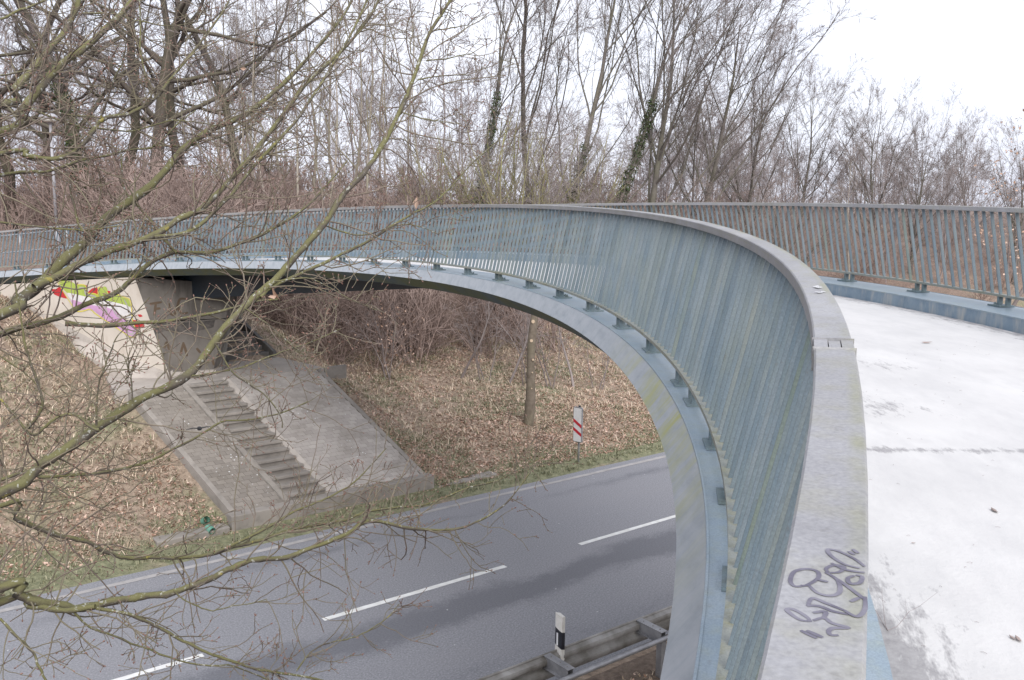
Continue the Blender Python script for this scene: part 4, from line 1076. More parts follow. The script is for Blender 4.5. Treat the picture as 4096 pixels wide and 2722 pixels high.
for i, (px, Y, H, k) in enumerate([(505, 46, 13.5, 0), (545, 44, 12, 1), (590, 48, 14, 0), (622, 43, 12.5, 1), (655, 50, 15, 0), (690, 45, 13, 1), (718, 48, 14.5, 0), (745, 43, 12.5, 1), (775, 51, 15, 0), (800, 46, 13.5, 1), (838, 44, 13, 0), (868, 49, 14.5, 1), (900, 46, 12, 0), (935, 50, 13.5, 1), (970, 47, 11, 0)]):
    place('slender_tree', ('pole', 'pole2')[k], px, Y, H, ('leftmost', 'second', 'third', 'fourth', 'fifth', 'sixth', 'seventh', 'middle', 'ninth', 'tenth', 'eleventh', 'twelfth', 'thirteenth', 'fourteenth', 'rightmost')[i] + ' slender pale bare stem, counted from the left, in the close-set group left of centre', G2)
place('upswept_tree', 'fan2', 1085, 48, 15, 'bare forked tree with ivy on its stem, leftmost of the open centre group', G1, rz=.4, ivy=(.6, 2600))
place('upswept_tree', 'fan', 1225, 52, 18.5, 'tallest upswept bare tree behind the greenish shrub', G1, rz=2.2)
place('upswept_tree', 'fan', 1310, 50, 18, 'bare upswept tree right of the greenish shrub, with ivy low on its trunk', G1, rz=4.5, ivy=(.38, 2200))
place('upswept_tree', 'fan2', 1385, 49, 16.5, 'bare ivy-grown tree leaning right toward the broad beech', G1, rz=.2, lean=.12, ivy=(.6, 3000))
place('beech_tree', 'beech', 1490, 50, 16, 'broad bare beech right of centre with a wide fan of branches', G1, rz=1.0, ivy=None)
place('beech_tree', 'beech2', 1590, 54, 14, 'bare tree spreading its branches right over the outer railing', G1, rz=2.0, lean=.28, wide=1.15)
place('beech_tree', 'beech2', 1720, 60, 11.5, 'bare tree right of the leaning one, half hidden in brush', G1, rz=3.0)
place('slender_tree', 'pole', 1960, 42, 8.6, 'thin pale young tree alone before the wood on the right', None, rz=1.1)
place('beech_tree', 'beech', 2025, 62, 9.6, 'bare round-crowned tree behind the thin pale young tree', G1, rz=4.0)
place('beech_tree', 'beech2', 2110, 62, 8.8, 'bare tree with crossing limbs between the round crown and the right edge', G1, rz=5.0)
place('beech_tree', 'beech2', 2235, 74, 8.4, 'low reddish bare tree left of the leafy oak sapling', G1, rz=.3)
place('beech_tree', 'beech', 2350, 64, 8.8, 'bare tree at the right picture edge', G1, rz=1.9)
place('beech_tree', 'beech', 1840, 66, 10.2, 'far bare tree above the middle of the outer railing', G1, rz=1.2)
# low greenish shrubs and brush that stand alone
place('hazel_shrub', 'shrub', 1235, 43, 8.6, 'large greenish many-stemmed shrub in the centre behind the railing', None, 'shrub', rz=.6, wide=1.25)
place('hazel_shrub', 'shrub', 1010, 45, 7.0, 'many-stemmed shrub left of the large greenish one', None, 'shrub', rz=2.6, wide=1.1)
place('hazel_shrub', 'shrub2', 1430, 46, 6.4, 'reddish brush clump between the ivy tree and the beech', None, 'shrub', rz=1.6, wide=1.3)
place('hazel_shrub', 'shrub2', 1640, 48, 6.2, 'twiggy brush clump behind the outer railing, right of the beech', None, 'shrub', rz=3.6, wide=1.3)
place('hazel_shrub', 'shrub', 1130, 47, 8.8, 'greenish shrub between the ivy stem and the large centre shrub', None, 'shrub', rz=4.6, wide=1.2)
place('hazel_shrub', 'shrub', 1330, 48, 8.4, 'greenish shrub just right of the large centre one', None, 'shrub', rz=5.6, wide=1.2)
place('hazel_shrub', 'shrub2', 1780, 50, 6.6, 'reddish brush clump under the far trees above the outer railing', None, 'shrub', rz=.6, wide=1.4)
# saplings on the low ground seen under the bridge
tl_ = [(748, 13.2, 1.0, 'sapling', 'dark sapling forked low, left of the brown trunk under the bridge'), (320, 10.9, 1.0, 'sapling', 'thin sapling at the far left of the low ground under the bridge'), (545, 12.0, 1.0, 'sapling2', 'slanting thin sapling between the leftmost and the forked one'),
       (1160, 16, 1.0, 'sapling2', 'twin-stemmed sapling right of the brown trunk'), (1330, 17.5, 1.0, 'sapling', 'sapling right of the twin-stemmed one, near the fascia'), (1550, 19.5, 1.0, 'sapling2', 'small sapling at the far right, partly behind the fascia'), (975, 14.8, 1.2, 'sapling2', 'thin sapling just behind the brown trunk')]
for cx, t, sc, key, lab in tl_:
    P = at_z((1700 + cx / 2.24) * .5759, (1150 + 860 / 2.24) * .5759, 1.0)
    place('sapling', key, 0, 0, VAR[key][2] * sc * (.95 if key == 'sapling' else 1.05), lab, 'saplings on the low ground', xy=(P[0], P[1]))
# brown trunk with lopped branches, standing below the bridge
tb = at_z(1217, 968, 0.62); tb[2] = float(ground_z(tb[0], tb[1])); tt = at_y(1229, 735, tb[1] + 0.2)
lt_ = tag(empty('lopped_tree', tb), 'straight brown trunk with pale lopped-branch scars under the bridge', 'tree')
mb = MB(); k = 14; dx = (tt - tb)
pts = [np.array([0, 0, -.3])] + [dx * u + np.array([.03 * math.sin(7 * u), 0, 0]) for u in np.linspace(0.02, 1.9, k)]
mb.tube(pts, [.20] + [.158 - .045 * u + .012 * math.sin(9 * u) for u in np.linspace(0, 1.9, k)], 14); mb.build('trunk', 'bark_trunk', lt_, smooth=True)
for u, s in ((.98, .05), (.80, .045), (.62, .028), (.5, .02), (.35, .02)):
    p = dx * u; q = Vector((p[0] + rng.uniform(-.05, .05), p[1] - .15, p[2])); mb = MB(); mb.tube([q + Vector((0, .06, 0)), q], [s * 1.2, s], 10); mb.build('branch_scar', 'cutwood', lt_)
a_, b_, h_ = VAR['fan2']
o = bpy.data.objects.new('crown', b_); COL.objects.link(o); o.parent = lt_; o.location = (dx * 1.5).tolist(); o.scale = (.32, .32, .25)

# ------------------------------------------------------------------ far wood and brush: masses nobody could count
def merge(name, protos, places, m):
    nb_ = NB()
    for (i, x, y, s, w, a) in places:
        V, Q, T = protos[i]; c, sn = math.cos(a), math.sin(a)
        Vv = np.empty_like(V); Vv[:, 0] = (V[:, 0] * c - V[:, 1] * sn) * s * w + x; Vv[:, 1] = (V[:, 0] * sn + V[:, 1] * c) * s * w + y
        Vv[:, 2] = V[:, 2] * s + float(ground_z(x, y)); nb_.add(Vv, Q, T)
    return tag(put(name, nb_.mesh(name), m), kind='stuff')
def proto(*a, **k):
    tr, cr_, _ = make_tree(*a, limb_in_trunk=False, **k)
    n_ = NB(); v, q, t = tr.arrays(); n_.add(v, q, t); v, q, t = cr_.arrays(); n_.add(v, q, t); return n_.arrays()
lowt = [S_(13, .08, 44, .6, .5, 4, .12, .05, 3), S_(8, .15, 38, .55, .55, 2, .14, .04, 3), S_(5, .15, 38, .65, .7, 1, .1, .02, 3)]
FW = [proto(71, 11, .065, lowt, rmin=.013), proto(72, 12, .055, lowt, rmin=.013), proto(73, 10, .07, lowt, rmin=.013)]
pl_ = []
for i in range(185):
    px = rng.uniform(-250, 2650) if i < 170 else rng.choice([rng.uniform(-900, -200), rng.uniform(2500, 3200)]); Y = rng.uniform(58, 105)
    P = at_y(px, 470, Y) if i > 75 else at_y(rng.uniform(1450, 2600), 470, Y); px = px if i > 75 else 2200; hgt_ = np.interp(px, [-250, 900, 1400, 2000, 2650], [15, 14, 10.5, 7.4, 7.4]) * rng.uniform(.75, 1.1)
    if to_road(P[0], P[1])[1] < 13: continue
    pl_.append((int(rng.integers(3)), P[0], P[1], hgt_ / 11, rng.uniform(.9, 1.3), rng.uniform(0, 6.28)))
tag(merge('far_wood', FW, pl_, 'twig_brown'), 'hazy grey-brown mass of distant bare trees', 'wood')
lows = [S_(7, .12, 36, .55, .55, 2, .14, .04, 3), S_(3, .2, 38, .6, .7, 1, .1, .02, 3)]
BR = [proto(81, 2.6, .022, lows, stems=10, spread=.4, rmin=.0095, k0=5), proto(82, 3.4, .025, lows, stems=9, spread=.3, rmin=.0095, k0=5), proto(83, 1.7, .018, lows, stems=10, spread=.55, rmin=.0095, k0=5)]
pl_ = []
while len(pl_) < 330:
    t = rng.uniform(2, 75) if len(pl_) > 165 else rng.uniform(3, 17); o = rng.uniform(12.5, 48) if len(pl_) > 165 else rng.uniform(13.2, 30)
    if t < 30 and o < 13.2 + max(0, 6 - t) * .8: continue
    x, y, _q = RC(t, o, 0)
    if abs(x / max(y, 1)) > .75 or y < 24: continue
    pl_.append((int(rng.integers(3)), x, y, rng.uniform(.7, 1.25) * (1.25 if len(pl_) < 165 else 1), rng.uniform(.9, 1.4), rng.uniform(0, 6.28)))
while len(pl_) < 440:
    px = rng.uniform(-150, 2500); Y = rng.uniform(40, 62); P = at_y(px, 470, Y)
    if to_road(P[0], P[1])[1] < 17: continue
    pl_.append((int(rng.integers(3)), P[0], P[1], rng.uniform(1.0, 1.7), rng.uniform(.9, 1.3), rng.uniform(0, 6.28)))
tag(merge('undergrowth', BR, pl_, 'brush'), 'tangle of reddish-brown leafless brush on the far bank', 'undergrowth')
# withered leaves that still hang on shrubs at the wood edge (right side and beside the embankment)
g = np.random.default_rng(5); Cn = []
for px, py, Y, n, sx, sz in [(2335, 330, 50, 60, 1.2, 1.9), (2310, 430, 50, 80, 1.6, 1.2), (2285, 540, 50, 70, 1.8, 1.0), (2345, 600, 49, 70, 1.6, 1.2)]:
    c = at_y(px, py, Y); Cn.append(c + g.normal(0, 1, (n, 3)) * np.array([sx, 1.0, sz]) * .45)
V, T = leaf_cloud(np.concatenate(Cn), .085, g)
ob = tag(empty('oak_sapling', at_z(2340, 700, 4.0)), 'young oak holding withered brown leaves at the right edge behind the railing', 'tree')
ob.location.z = float(ground_z(ob.location.x, ob.location.y)); P = at_y(2330, 470, 50); ob.location = (P[0], P[1], float(ground_z(P[0], P[1])))
sa, sb2, sh = VAR['sapling']
for nm, me in (('trunk', sa), ('crown', sb2)):
    o = bpy.data.objects.new(nm, me); COL.objects.link(o); o.parent = ob; o.scale = (2.2, 2.2, 2.5)
keep(put('withered_leaves', mesh_np('withered_leaves', V, None, T), 'dryleaf'), ob)
# young beech with withered leaves beside the embankment
P = at_z((1000 + 1640 / 2.851) * .5759, (1150 + 950 / 2.851) * .5759, 1.6)
yb = tag(empty('beech_sapling', (P[0], P[1], float(ground_z(P[0], P[1])))), 'small beech with pinkish withered leaves right of the grassy embankment shoulder', 'shrub')
o = bpy.data.objects.new('stem', VAR['sapling2'][0]); COL.objects.link(o); o.parent = yb
o = bpy.data.objects.new('crown', VAR['sapling2'][1]); COL.objects.link(o); o.parent = yb
V, T = leaf_cloud(np.stack([g.normal(0, .55, 170), g.normal(0, .5, 170), g.uniform(.3, 2.6, 170)], -1), .05, g)
put('withered_leaves', mesh_np('withered_leaves', V, None, T), 'dryleaf', yb)

# ------------------------------------------------------------------ leaf litter and grass
def scatter(n, t0, t1, o0, o1, keep_fn):
    t = rng.uniform(t0, t1, n); o = rng.uniform(o0, o1, n); k = keep_fn(t, o); t, o = t[k], o[k]
    te = 5.6 - .32 * (o - 5.3)
    k = ~((t > .25 - .32 * (o - 5.3)) & (t < te) & (o > 4.95) & (o < 11.6)) & ~((t > .3) & (t < 4.25 - .28 * (o - 11.4)) & (o > 11.2) & (o < 14.4)); t, o = t[k], o[k]
    return t, o, RX + RD[0] * t + RN[0] * o, RY + RD[1] * t + RN[1] * o, hgt(t, o)
def fnoise(t, o, f): return .5 + .25 * (np.sin(f * t + 1.3) * np.sin(f * 1.3 * o + .4)) + .25 * np.sin(f * .7 * (t + o) + 2.1) * np.sin(f * 2.1 * (t - .6 * o))
def leafden(t, o):
    band = np.exp(-((o - 6.4) / 1.9) ** 2) * 1.1 + .16 + .3 * (t > 8)
    right = np.where(t > 5, 1.0, np.where((o < 7.3) & (t < -2.2), 1.0, np.where(o < 6.6, .8, .42)))
    return rng.random(len(t)) < np.clip(band * right * (.1 + 1.5 * fnoise(t, o, 1.1) * (.5 + fnoise(t + 3, o, .37))), 0, 1)
t, o, x, y, z = scatter(210000, -14, 26, 4.9, 17, leafden)
n = len(x); a = rng.uniform(0, 6.28, n); s = rng.uniform(.014, .05, n); tl2 = rng.normal(0, .35, (n, 2))
ca, sa_ = np.cos(a), np.sin(a)
def lv(u, v, w): return np.stack([x + s * (u * ca - v * sa_), y + s * (u * sa_ + v * ca), z + .015 + s * (w + u * tl2[:, 0] + v * tl2[:, 1])], -1)
V = np.stack([lv(-1, 0, 0), lv(-.2, .62, .25), lv(1, .1, .05), lv(-.1, -.6, .3)], 1).reshape(-1, 3); i = np.arange(n)[:, None] * 4
tag(put('fallen_leaves', mesh_np('fallen_leaves', V, None, np.concatenate([i + [0, 1, 2], i + [0, 2, 3]])), 'dryleaf'), 'pinkish-brown dead leaves strewn over the banks', 'leaves', kind='stuff')
def blades(name, n, t0, t1, o0, o1, fn, h, m, label, lay=.5, tuft=1):
    t, o, x, y, z = scatter(n, t0, t1, o0, o1, fn)
    x = np.repeat(x, tuft) + rng.normal(0, .05, len(x) * tuft); y = np.repeat(y, tuft) + rng.normal(0, .05, len(y) * tuft); z = np.repeat(z, tuft); n = len(x)
    a = rng.uniform(0, 6.28, n); L = h * rng.uniform(.5, 1.3, n); b = np.abs(rng.normal(lay, .3, n)); w = rng.uniform(.006, .013, n)
    ex, ey = np.cos(a), np.sin(a)
    p0 = np.stack([x, y, z - .01], -1); dirv = np.stack([ex * np.sin(b), ey * np.sin(b), np.cos(b)], -1); b2 = b + .7
    dir2 = np.stack([ex * np.sin(b2), ey * np.sin(b2), np.cos(b2)], -1); sd3 = np.stack([-ey, ex, np.zeros(n)], -1) * w[:, None]
    p1 = p0 + dirv * (L * .55)[:, None]; p2 = p1 + dir2 * (L * .45)[:, None]
    V = np.stack([p0 - sd3, p0 + sd3, p1 + sd3 * .8, p1 - sd3 * .8, p2], 1).reshape(-1, 3); i = np.arange(n)[:, None] * 5
    tag(put(name, mesh_np(name, V, i + [0, 1, 2, 3], i + [3, 2, 4]), m), label, 'grass', kind='stuff')
blades('dry_grass', 26000, -14, 26, 5.0, 16, lambda t, o: rng.random(len(t)) < np.clip((.2 + .8 * (o > 6.6)) * (.15 + 1.1 * fnoise(t, o, .8)) * np.where(t < 4.5, .85, .38), 0, 1), .28, 'straw', 'straw-coloured dead grass on the banks', 1.0, 6)
blades('green_grass', 18000, -14, 26, 4.25, 15, lambda t, o: rng.random(len(t)) < np.clip(np.where(o < 5.5, 1.0, .7 * (fnoise(t, o, .9) > .54) + .18 + .6 * ((t > -4.5) & (t < .6) & (o < 9.0))), 0, 1), .13, 'grass', 'short green grass on the verge and in patches on the banks', .5, 6)
blades('near_grass', 2500, -6, 10, -7.5, -4.6, lambda t, o: rng.random(len(t)) < .5, .12, 'straw', 'sparse dry grass behind the crash barrier', .8, 4)
t, o = rng.uniform(-6, 10, 1500), rng.uniform(-8, -4.55, 1500); x = RX + RD[0] * t + RN[0] * o; y = RY + RD[1] * t + RN[1] * o
V, T = leaf_cloud(np.stack([x, y, hgt(t, o) + .02], -1), .04, g)
tag(put('fallen_leaves', mesh_np('fallen_leaves', V, None, T), 'dryleaf'), 'brown leaves on the soil behind the crash barrier', 'leaves', kind='stuff')

# ------------------------------------------------------------------ litter on the deck: needles, twigs, leaves
x = rng.uniform(1.0, 4.5, 900); y = rng.uniform(2.0, 9, 900)
idx = [int(np.argmin((_x - a) ** 2 + (_y - b) ** 2)) for a, b in zip(x, y)]
dd_ = np.array([(a - _x[i]) * math.cos(_th[i]) + (b - _y[i]) * math.sin(_th[i]) for a, b, i in zip(x, y, idx)])
k = (dd_ > KQ + .05) & (dd_ < D - KQ - .1) & (rng.random(900) < .25); x, y, dz = x[k], y[k], np.array([_z[i] for i in idx])[k] - HK + XS * dd_[k] / D + .003
n = len(x); a = rng.uniform(0, 6.28, n); L = rng.uniform(.004, .012, n); wv = .0008
P = np.stack([np.stack([x - L * np.cos(a), y - L * np.sin(a), dz], -1), np.stack([x, y, dz + .003], -1), np.stack([x + L * np.cos(a), y + L * np.sin(a), dz], -1)], 1)
V, F = tubes(P, np.full((n, 3), wv), 3)
tag(put('deck_needles', mesh_np('deck_needles', V, F), 'twig_brown'), 'tiny needles and twig bits scattered on the white deck', 'litter', kind='stuff')
def deckpt(px, py):
    z = 5.8
    for _ in range(6):
        P = at_z(px, py, z); i = int(np.argmin((_x - P[0]) ** 2 + (_y - P[1]) ** 2)); d_ = (P[0] - _x[i]) * math.cos(_th[i]) + (P[1] - _y[i]) * math.sin(_th[i]); z = _z[i] - HK + XS * d_ / D + .004
    return P
for (px, py, s, lab) in [(2290, 1177, .030, 'curled dark leaf lying mid-deck on the white surface'), (2135, 790, .05, 'small brown leaf on the far part of the white deck'), (2345, 1473, .022, 'reddish leaf at the right edge of the white deck'), (2332, 1470, .016, 'small dark leaf scrap beside the reddish leaf on the deck'), (2104, 1251, .010, 'tiny dark red leaf crumb on the deck left of the curled leaf')]:
    P = deckpt(px, py); mb = MB(); a = rng.uniform(0, 6)
    ring = [(1, 0, .15), (.5, .32, .0), (-.3, .38, .12), (-1, .05, .25), (-.3, -.3, .05), (.5, -.28, .18)]
    pts = [(s * (u * math.cos(a) - v * math.sin(a)), s * (u * math.sin(a) + v * math.cos(a)), s * w) for u, v, w in ring]
    mb.prism(pts, [(p[0], p[1], p[2] + .0012) for p in pts]); tag(mb.build('leaf', 'twig_red', None, loc=P.tolist()), lab, 'leaf')
nb_ = NB(); base = deckpt(2045, 1452); g2 = np.random.default_rng(9)
Pm, Rm = grow(np.array([base] * 3), np.array([[.25, 1, .3], [1, .25, .25], [.1, 1, .1]]), np.array([.30, .26, .2]), np.full(3, .0013), 6, .18, .02, .3, g2); nb_.add(*tubes(Pm, Rm, 4))
p, d, l_, r_ = spawn(Pm, Rm, np.array([.3, .26, .2]), 3, .3, 45, 10, .4, .7, g2); Pm, Rm = grow(p, d, l_, r_, 4, .15, .0, .4, g2); nb_.add(*tubes(Pm, Rm, 3))
tag(put('fallen_twig', nb_.mesh('fallen_twig'), 'twig_brown'), 'thin forked twig lying on the stained deck beside the handrail', 'twig')

# ------------------------------------------------------------------ foreground tree on the left
FG = [  # traced boughs on the 2359 px picture: points, width start/end, distance start/end
    ([(0, 304), (44, 253), (85, 205), (137, 147), (205, 99), (266, 44), (304, 0), (340, -60)], 22, 13, 5.2, 5.9),
    ([(0, 240), (34, 205), (85, 147), (137, 85), (165, 40), (178, 0), (190, -50)], 20, 11, 6.2, 6.9),
    ([(0, 352), (61, 355), (137, 359), (191, 321), (232, 273), (294, 263), (348, 232), (386, 184), (437, 120), (485, 58), (512, 24), (535, -15)], 13, 4, 5.0, 5.8),
    ([(232, 273), (246, 232), (260, 178), (280, 130), (290, 92)], 5, 2.5, 5.3, 5.1),
    ([(0, 403), (102, 396), (191, 369), (290, 348), (352, 335), (410, 280), (450, 255)], 9, 3, 5.6, 6.3),
    ([(352, 335), (444, 336), (512, 314), (580, 287), (620, 262)], 4.5, 2, 6.1, 6.4),
    ([(0, 723), (38, 692), (79, 662), (113, 628), (143, 597), (191, 556), (230, 515), (273, 478), (355, 420), (427, 342), (485, 297), (560, 265), (642, 205), (715, 130), (790, 40), (820, -20)], 30, 5, 5.0, 7.2),
    ([(79, 662), (137, 634), (191, 607), (239, 590), (290, 570), (355, 546), (410, 515), (461, 492), (533, 420), (622, 307), (697, 205), (786, 120), (850, 40), (880, -20)], 20, 6, 5.1, 7.0),
    ([(355, 546), (444, 528), (526, 454), (581, 389), (666, 301), (717, 232), (806, 85), (850, -10)], 10, 5, 5.6, 6.8),
    ([(0, 1138), (51, 1110), (92, 1070), (130, 1045), (205, 997), (307, 932), (427, 873), (495, 791), (564, 710), (632, 648), (683, 587), (745, 518), (784, 458), (839, 403), (880, 342), (924, 256), (962, 160), (989, 82), (1023, 27), (1050, -20)], 28, 7, 4.6, 6.2),
    ([(0, 771), (68, 754), (150, 733), (212, 703), (273, 679), (307, 648), (355, 610), (407, 583), (495, 580), (581, 552), (649, 518), (715, 470), (760, 420), (800, 370)], 17, 4, 5.3, 6.6),
    ([(407, 583), (372, 546), (345, 512), (310, 470), (287, 441), (281, 400), (280, 355)], 7, 4, 5.8, 6.0),
    ([(150, 745), (239, 751), (342, 744), (410, 742), (478, 730), (533, 718), (575, 700), (640, 690)], 13, 5, 5.4, 5.9),
    ([(0, 1105), (102, 1100), (188, 1093), (246, 1087), (307, 1070), (359, 1049), (389, 1031), (454, 1000), (512, 969), (580, 962), (649, 949), (710, 925)], 10, 3, 5.2, 6.0),
    ([(0, 1165), (34, 1193), (102, 1223), (143, 1237), (191, 1246), (239, 1268), (300, 1283), (393, 1281), (478, 1276), (546, 1254), (615, 1237), (683, 1216), (806, 1193), (839, 1182), (920, 1169), (982, 1165), (1037, 1145), (1085, 1124), (1153, 1107), (1204, 1076), (1256, 1052)], 13, 2.5, 5.0, 6.9),
    ([(492, 1276), (546, 1250), (598, 1228), (683, 1176), (751, 1148), (806, 1117), (859, 1066), (890, 1032)], 8, 2.5, 5.7, 6.5),
    ([(0, 1356), (41, 1368), (79, 1384), (137, 1391), (191, 1397), (239, 1389), (290, 1377), (342, 1367), (403, 1360), (478, 1333), (547, 1305), (594, 1286), (649, 1285), (717, 1264), (806, 1227), (856, 1199), (948, 1215), (1044, 1218), (1102, 1199), (1153, 1169), (1187, 1134), (1225, 1083)], 24, 2.5, 4.6, 6.4),
    ([(0, 1394), (68, 1401), (120, 1408), (154, 1411), (219, 1397)], 19, 13, 4.7, 4.75),
    ([(171, 1411), (205, 1442), (260, 1459), (324, 1483), (393, 1507), (488, 1527), (536, 1529), (580, 1548), (640, 1575)], 6, 3, 4.75, 5.2),
    ([(222, 1401), (294, 1415), (355, 1438), (410, 1469), (471, 1500), (533, 1520), (598, 1541), (649, 1548), (717, 1560), (790, 1580)], 9, 5, 4.75, 5.3),
    ([(683, 1546), (710, 1510), (751, 1483), (806, 1469), (846, 1456), (890, 1428), (920, 1391)], 4, 2, 5.2, 5.4),
    ([(400, 1360), (427, 1387), (478, 1411), (533, 1404), (581, 1394), (615, 1380)], 4, 2, 5.0, 5.1),
    ([(0, 1425), (27, 1456), (68, 1497), (89, 1531), (106, 1568), (115, 1600)], 7, 6, 4.3, 4.3),
    ([(34, 650), (48, 745), (61, 809), (82, 877), (92, 938), (65, 986)], 4, 8, 4.6, 4.7),
    ([(0, 918), (30, 950), (65, 986), (85, 992), (113, 973), (147, 952), (178, 949), (212, 979), (229, 990)], 6, 8, 4.7, 4.75),
    ([(304, 925), (304, 880), (297, 853), (283, 815)], 4, 2, 4.95, 4.9),
    ([(222, 980), (224, 890), (236, 843), (266, 781), (307, 730), (345, 685)], 5, 2, 4.8, 4.7),
    ([(441, 866), (495, 860), (564, 846), (632, 822), (717, 792), (786, 757)], 5, 2, 5.1, 5.6),
    ([(600, 685), (628, 660), (700, 625), (771, 590), (837, 559), (907, 512), (965, 478), (1017, 444), (1085, 372), (1140, 328), (1180, 287)], 10, 2, 5.4, 6.6),
    ([(962, 184), (1037, 171), (1085, 174)], 4, 2, 6.0, 6.1), ([(982, 140), (1034, 137), (1088, 123)], 4, 2, 6.0, 6.1), ([(996, 72), (1040, 66), (1078, 58)], 4, 2, 6.1, 6.1), ([(928, 260), (996, 277), (1061, 284)], 4, 2, 5.9, 6.0),
    ([(188, 31), (266, 34), (318, 51), (393, 61), (461, 48)], 5, 2, 6.5, 6.7), ([(321, -20), (321, 85), (328, 164), (352, 232)], 3, 5, 5.6, 5.4),
    ([(0, 512), (85, 523), (191, 533), (280, 520)], 6, 3, 5.2, 5.4), ([(160, 427), (172, 480), (191, 533)], 5, 6, 5.3, 5.3), ([(0, 174), (51, 171), (96, 150)], 5, 3, 5.4, 5.5),
    ([(68, 253), (154, 266), (232, 273)], 4, 4, 5.2, 5.25), ([(68, 249), (154, 283), (212, 297), (307, 304), (376, 287), (417, 280), (512, 294), (560, 300)], 6, 2, 5.3, 5.8),
    ([(564, 710), (640, 760), (690, 800), (740, 812)], 4, 2, 5.1, 5.3), ([(495, 791), (540, 860), (600, 905), (640, 960), (650, 985)], 5, 3, 5.0, 5.2), ([(632, 648), (720, 645), (800, 690), (868, 715)], 4, 2, 5.3, 5.7),
    ([(0, 820), (60, 860), (100, 905), (140, 930)], 4, 2, 4.9, 5.0), ([(0, 45), (60, 20), (130, -10)], 7, 5, 6.4, 6.5), ([(745, 518), (830, 545), (930, 520), (1010, 540)], 4, 2, 5.7, 6.0)]
TRX, TRY = -4.6, 3.1                     # trunk stands left of the picture
tzr = float(ground_z(TRX, TRY))
ft_ = tag(empty('roadside_tree', (TRX, TRY, tzr)), 'leafless budding tree with mossy lichen-spotted boughs reaching in from the left foreground', 'tree')
g = np.random.default_rng(21); bough, twig, buds = NB(), NB(), NB()
bb = MB(); bb.tube([(0, 0, -.4), (.05, 0, 1.2), (-.05, .05, 3.0), (.05, 0, 5.0), (0, .1, 7.2), (.1, .1, 9.0)], [.3, .22, .2, .17, .13, .08], 16)
bb.build('trunk', 'bark_fg', ft_, smooth=True)
def catmull(P, n):
    P = np.asarray(P, float); out = []
    for i in range(len(P) - 1):
        p0, p1, p2, p3 = P[max(i - 1, 0)], P[i], P[i + 1], P[min(i + 2, len(P) - 1)]
        for u in np.linspace(0, 1, n, endpoint=False):
            out.append(.5 * (2 * p1 + (p2 - p0) * u + (2 * p0 - 5 * p1 + 4 * p2 - p3) * u * u + (3 * p1 - p0 - 3 * p2 + p3) * u ** 3))
    out.append(P[-1]); return np.array(out)
par = []
for pts, w0, w1, d0, d1 in FG:
    L = np.concatenate([[0], np.cumsum(np.hypot(*np.diff(np.array(pts, float), axis=0).T))]); L /= L[-1]
    P = np.array([CAM + ray(*q) * (d0 + (d1 - d0) * u) for q, u in zip(pts, L)])
    Rw = np.array([(w0 + (w1 - w0) * u) * .46 / 2.304 / FPX * (d0 + (d1 - d0) * u) for u in L])
    if pts[0][0] <= 0 and w0 >= 9:        # carry the bough on to the trunk outside the picture
        zt = max(P[0][2] - .7 * abs(P[0][0] - TRX) * .45, tzr + 1.6)
        root = np.array([TRX + .05, TRY + .05, zt]); mid = (root + P[0]) / 2 + np.array([0, 0, -.08]); P = np.vstack([root, mid, P]); Rw = np.concatenate([[Rw[0] * 1.35, Rw[0] * 1.15], Rw])
    C = catmull(np.column_stack([P, Rw]), 6)
    nn_ = len(C); C[:, :3] += np.cumsum(g.normal(0, .0025, (nn_, 3)), 0) * np.sin(np.linspace(0, np.pi, nn_))[:, None]
    R_ = np.abs(C[:, 3]) * (1 + .10 * np.sin(np.arange(nn_) * .9 + g.uniform(0, 6)) + g.normal(0, .03, nn_))
    bough.add(*tubes(C[None, :, :3], R_[None], 9))
    par.append((C[:, :3], R_, w0))
st, sdr, sl_, sr = [], [], [], []
for C, R_, w0 in par:
    seg = np.linalg.norm(np.diff(C, axis=0), axis=1); cum = np.concatenate([[0], np.cumsum(seg)])
    vis = C[:, 0] > -0.66 * C[:, 1]
    m_ = int(cum[-1] * 15.0) + 2
    for u in g.uniform(.06, 1.0, m_) * cum[-1]:
        i = min(np.searchsorted(cum, u, 'right') - 1, len(C) - 2)
        if not vis[i]: continue
        st.append(C[i] + (C[i + 1] - C[i]) * ((u - cum[i]) / max(seg[i], 1e-6))); sdr.append(unit(C[i + 1] - C[i])); sr.append(R_[i]); sl_.append(g.uniform(.12, .7) * (1.0 if R_[i] > .008 else .7))
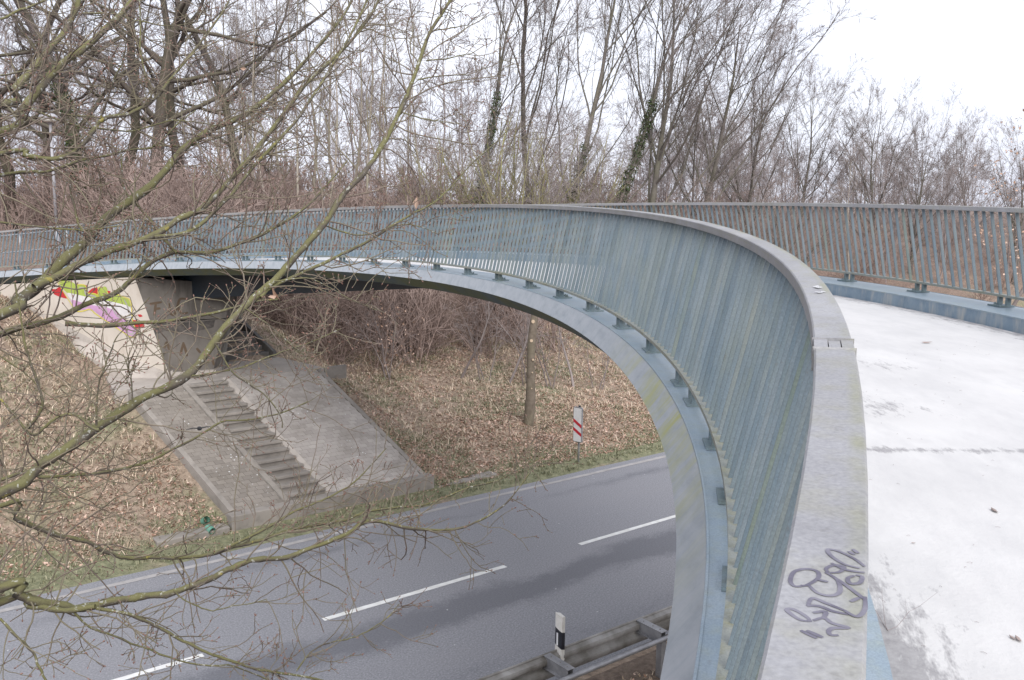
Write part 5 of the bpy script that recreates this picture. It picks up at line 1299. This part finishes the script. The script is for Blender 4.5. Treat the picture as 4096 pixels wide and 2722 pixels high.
st, sdr, sl_, sr = np.array(st), np.array(sdr), np.array(sl_), np.array(sr); n = len(st)
az = unit(np.cross(sdr, g.normal(0, 1, (n, 3)) * np.array([1, .8, 1.2])))
nd = unit(rot_about(sdr, az, np.radians(g.normal(55, 16, n))) + np.array([0.05, 0, .12]))
P1, R1 = grow(st, nd, sl_, np.clip(sr * .45, .0029, .0052), 7, .17, .03, .55, g)
twig.add(*tubes(P1, R1, 5))
p, d, l_, r_ = spawn(P1, R1, sl_, 2, .25, 46, 14, .55, .8, g, lpow=.4)
P2, R2 = grow(p, d, l_, np.maximum(r_, .0023), 4, .16, .03, .7, g); twig.add(*tubes(P2, R2, 4))
p, d, l_, r_ = spawn(P2, R2, l_, 1, .4, 50, 14, .5, .85, g, lpow=.2)
P3, R3 = grow(p, d, np.maximum(l_, .03), np.maximum(r_, .0018), 3, .15, .04, .8, g); twig.add(*tubes(P3, R3, 4))
def budset(P, R, per):
    tip = P[:, -1]; dr = unit(P[:, -1] - P[:, -2]); nb0 = len(P)
    pos, dr_ = [tip], [dr]
    if per:
        q, d_, _l, _r = spawn(P, R, np.ones(nb0), per, .25, 40, 10, 1, 1, g); pos.append(q); dr_.append(d_)
    pos, dr_ = np.concatenate(pos), np.concatenate(dr_); L = g.uniform(.009, .016, len(pos))
    Pb = np.stack([pos, pos + dr_ * (L * .45)[:, None], pos + dr_ * L[:, None]], 1); Rb_ = np.stack([L * .16, L * .30, L * .04], 1)
    buds.add(*tubes(Pb, Rb_, 4))
budset(P1, R1, 2); budset(P2, R2, 1); budset(P3, R3, 0)
keep(put('boughs', bough.mesh('boughs'), 'bark_fg'), ft_)
keep(put('twigs', twig.mesh('twigs'), 'twig_fg'), ft_)
keep(put('buds', buds.mesh('buds'), 'bud'), ft_)
V, T = leaf_cloud(np.array([CAM + ray(*q) * dd2 for q, dd2 in (((628, 682), 5.4), ((636, 676), 5.42), ((560, 158), 6), ((960, 468), 5.9))]), .035, g)
keep(put('withered_leaf', mesh_np('withered_leaf', V, None, T), 'dryleaf'), ft_)
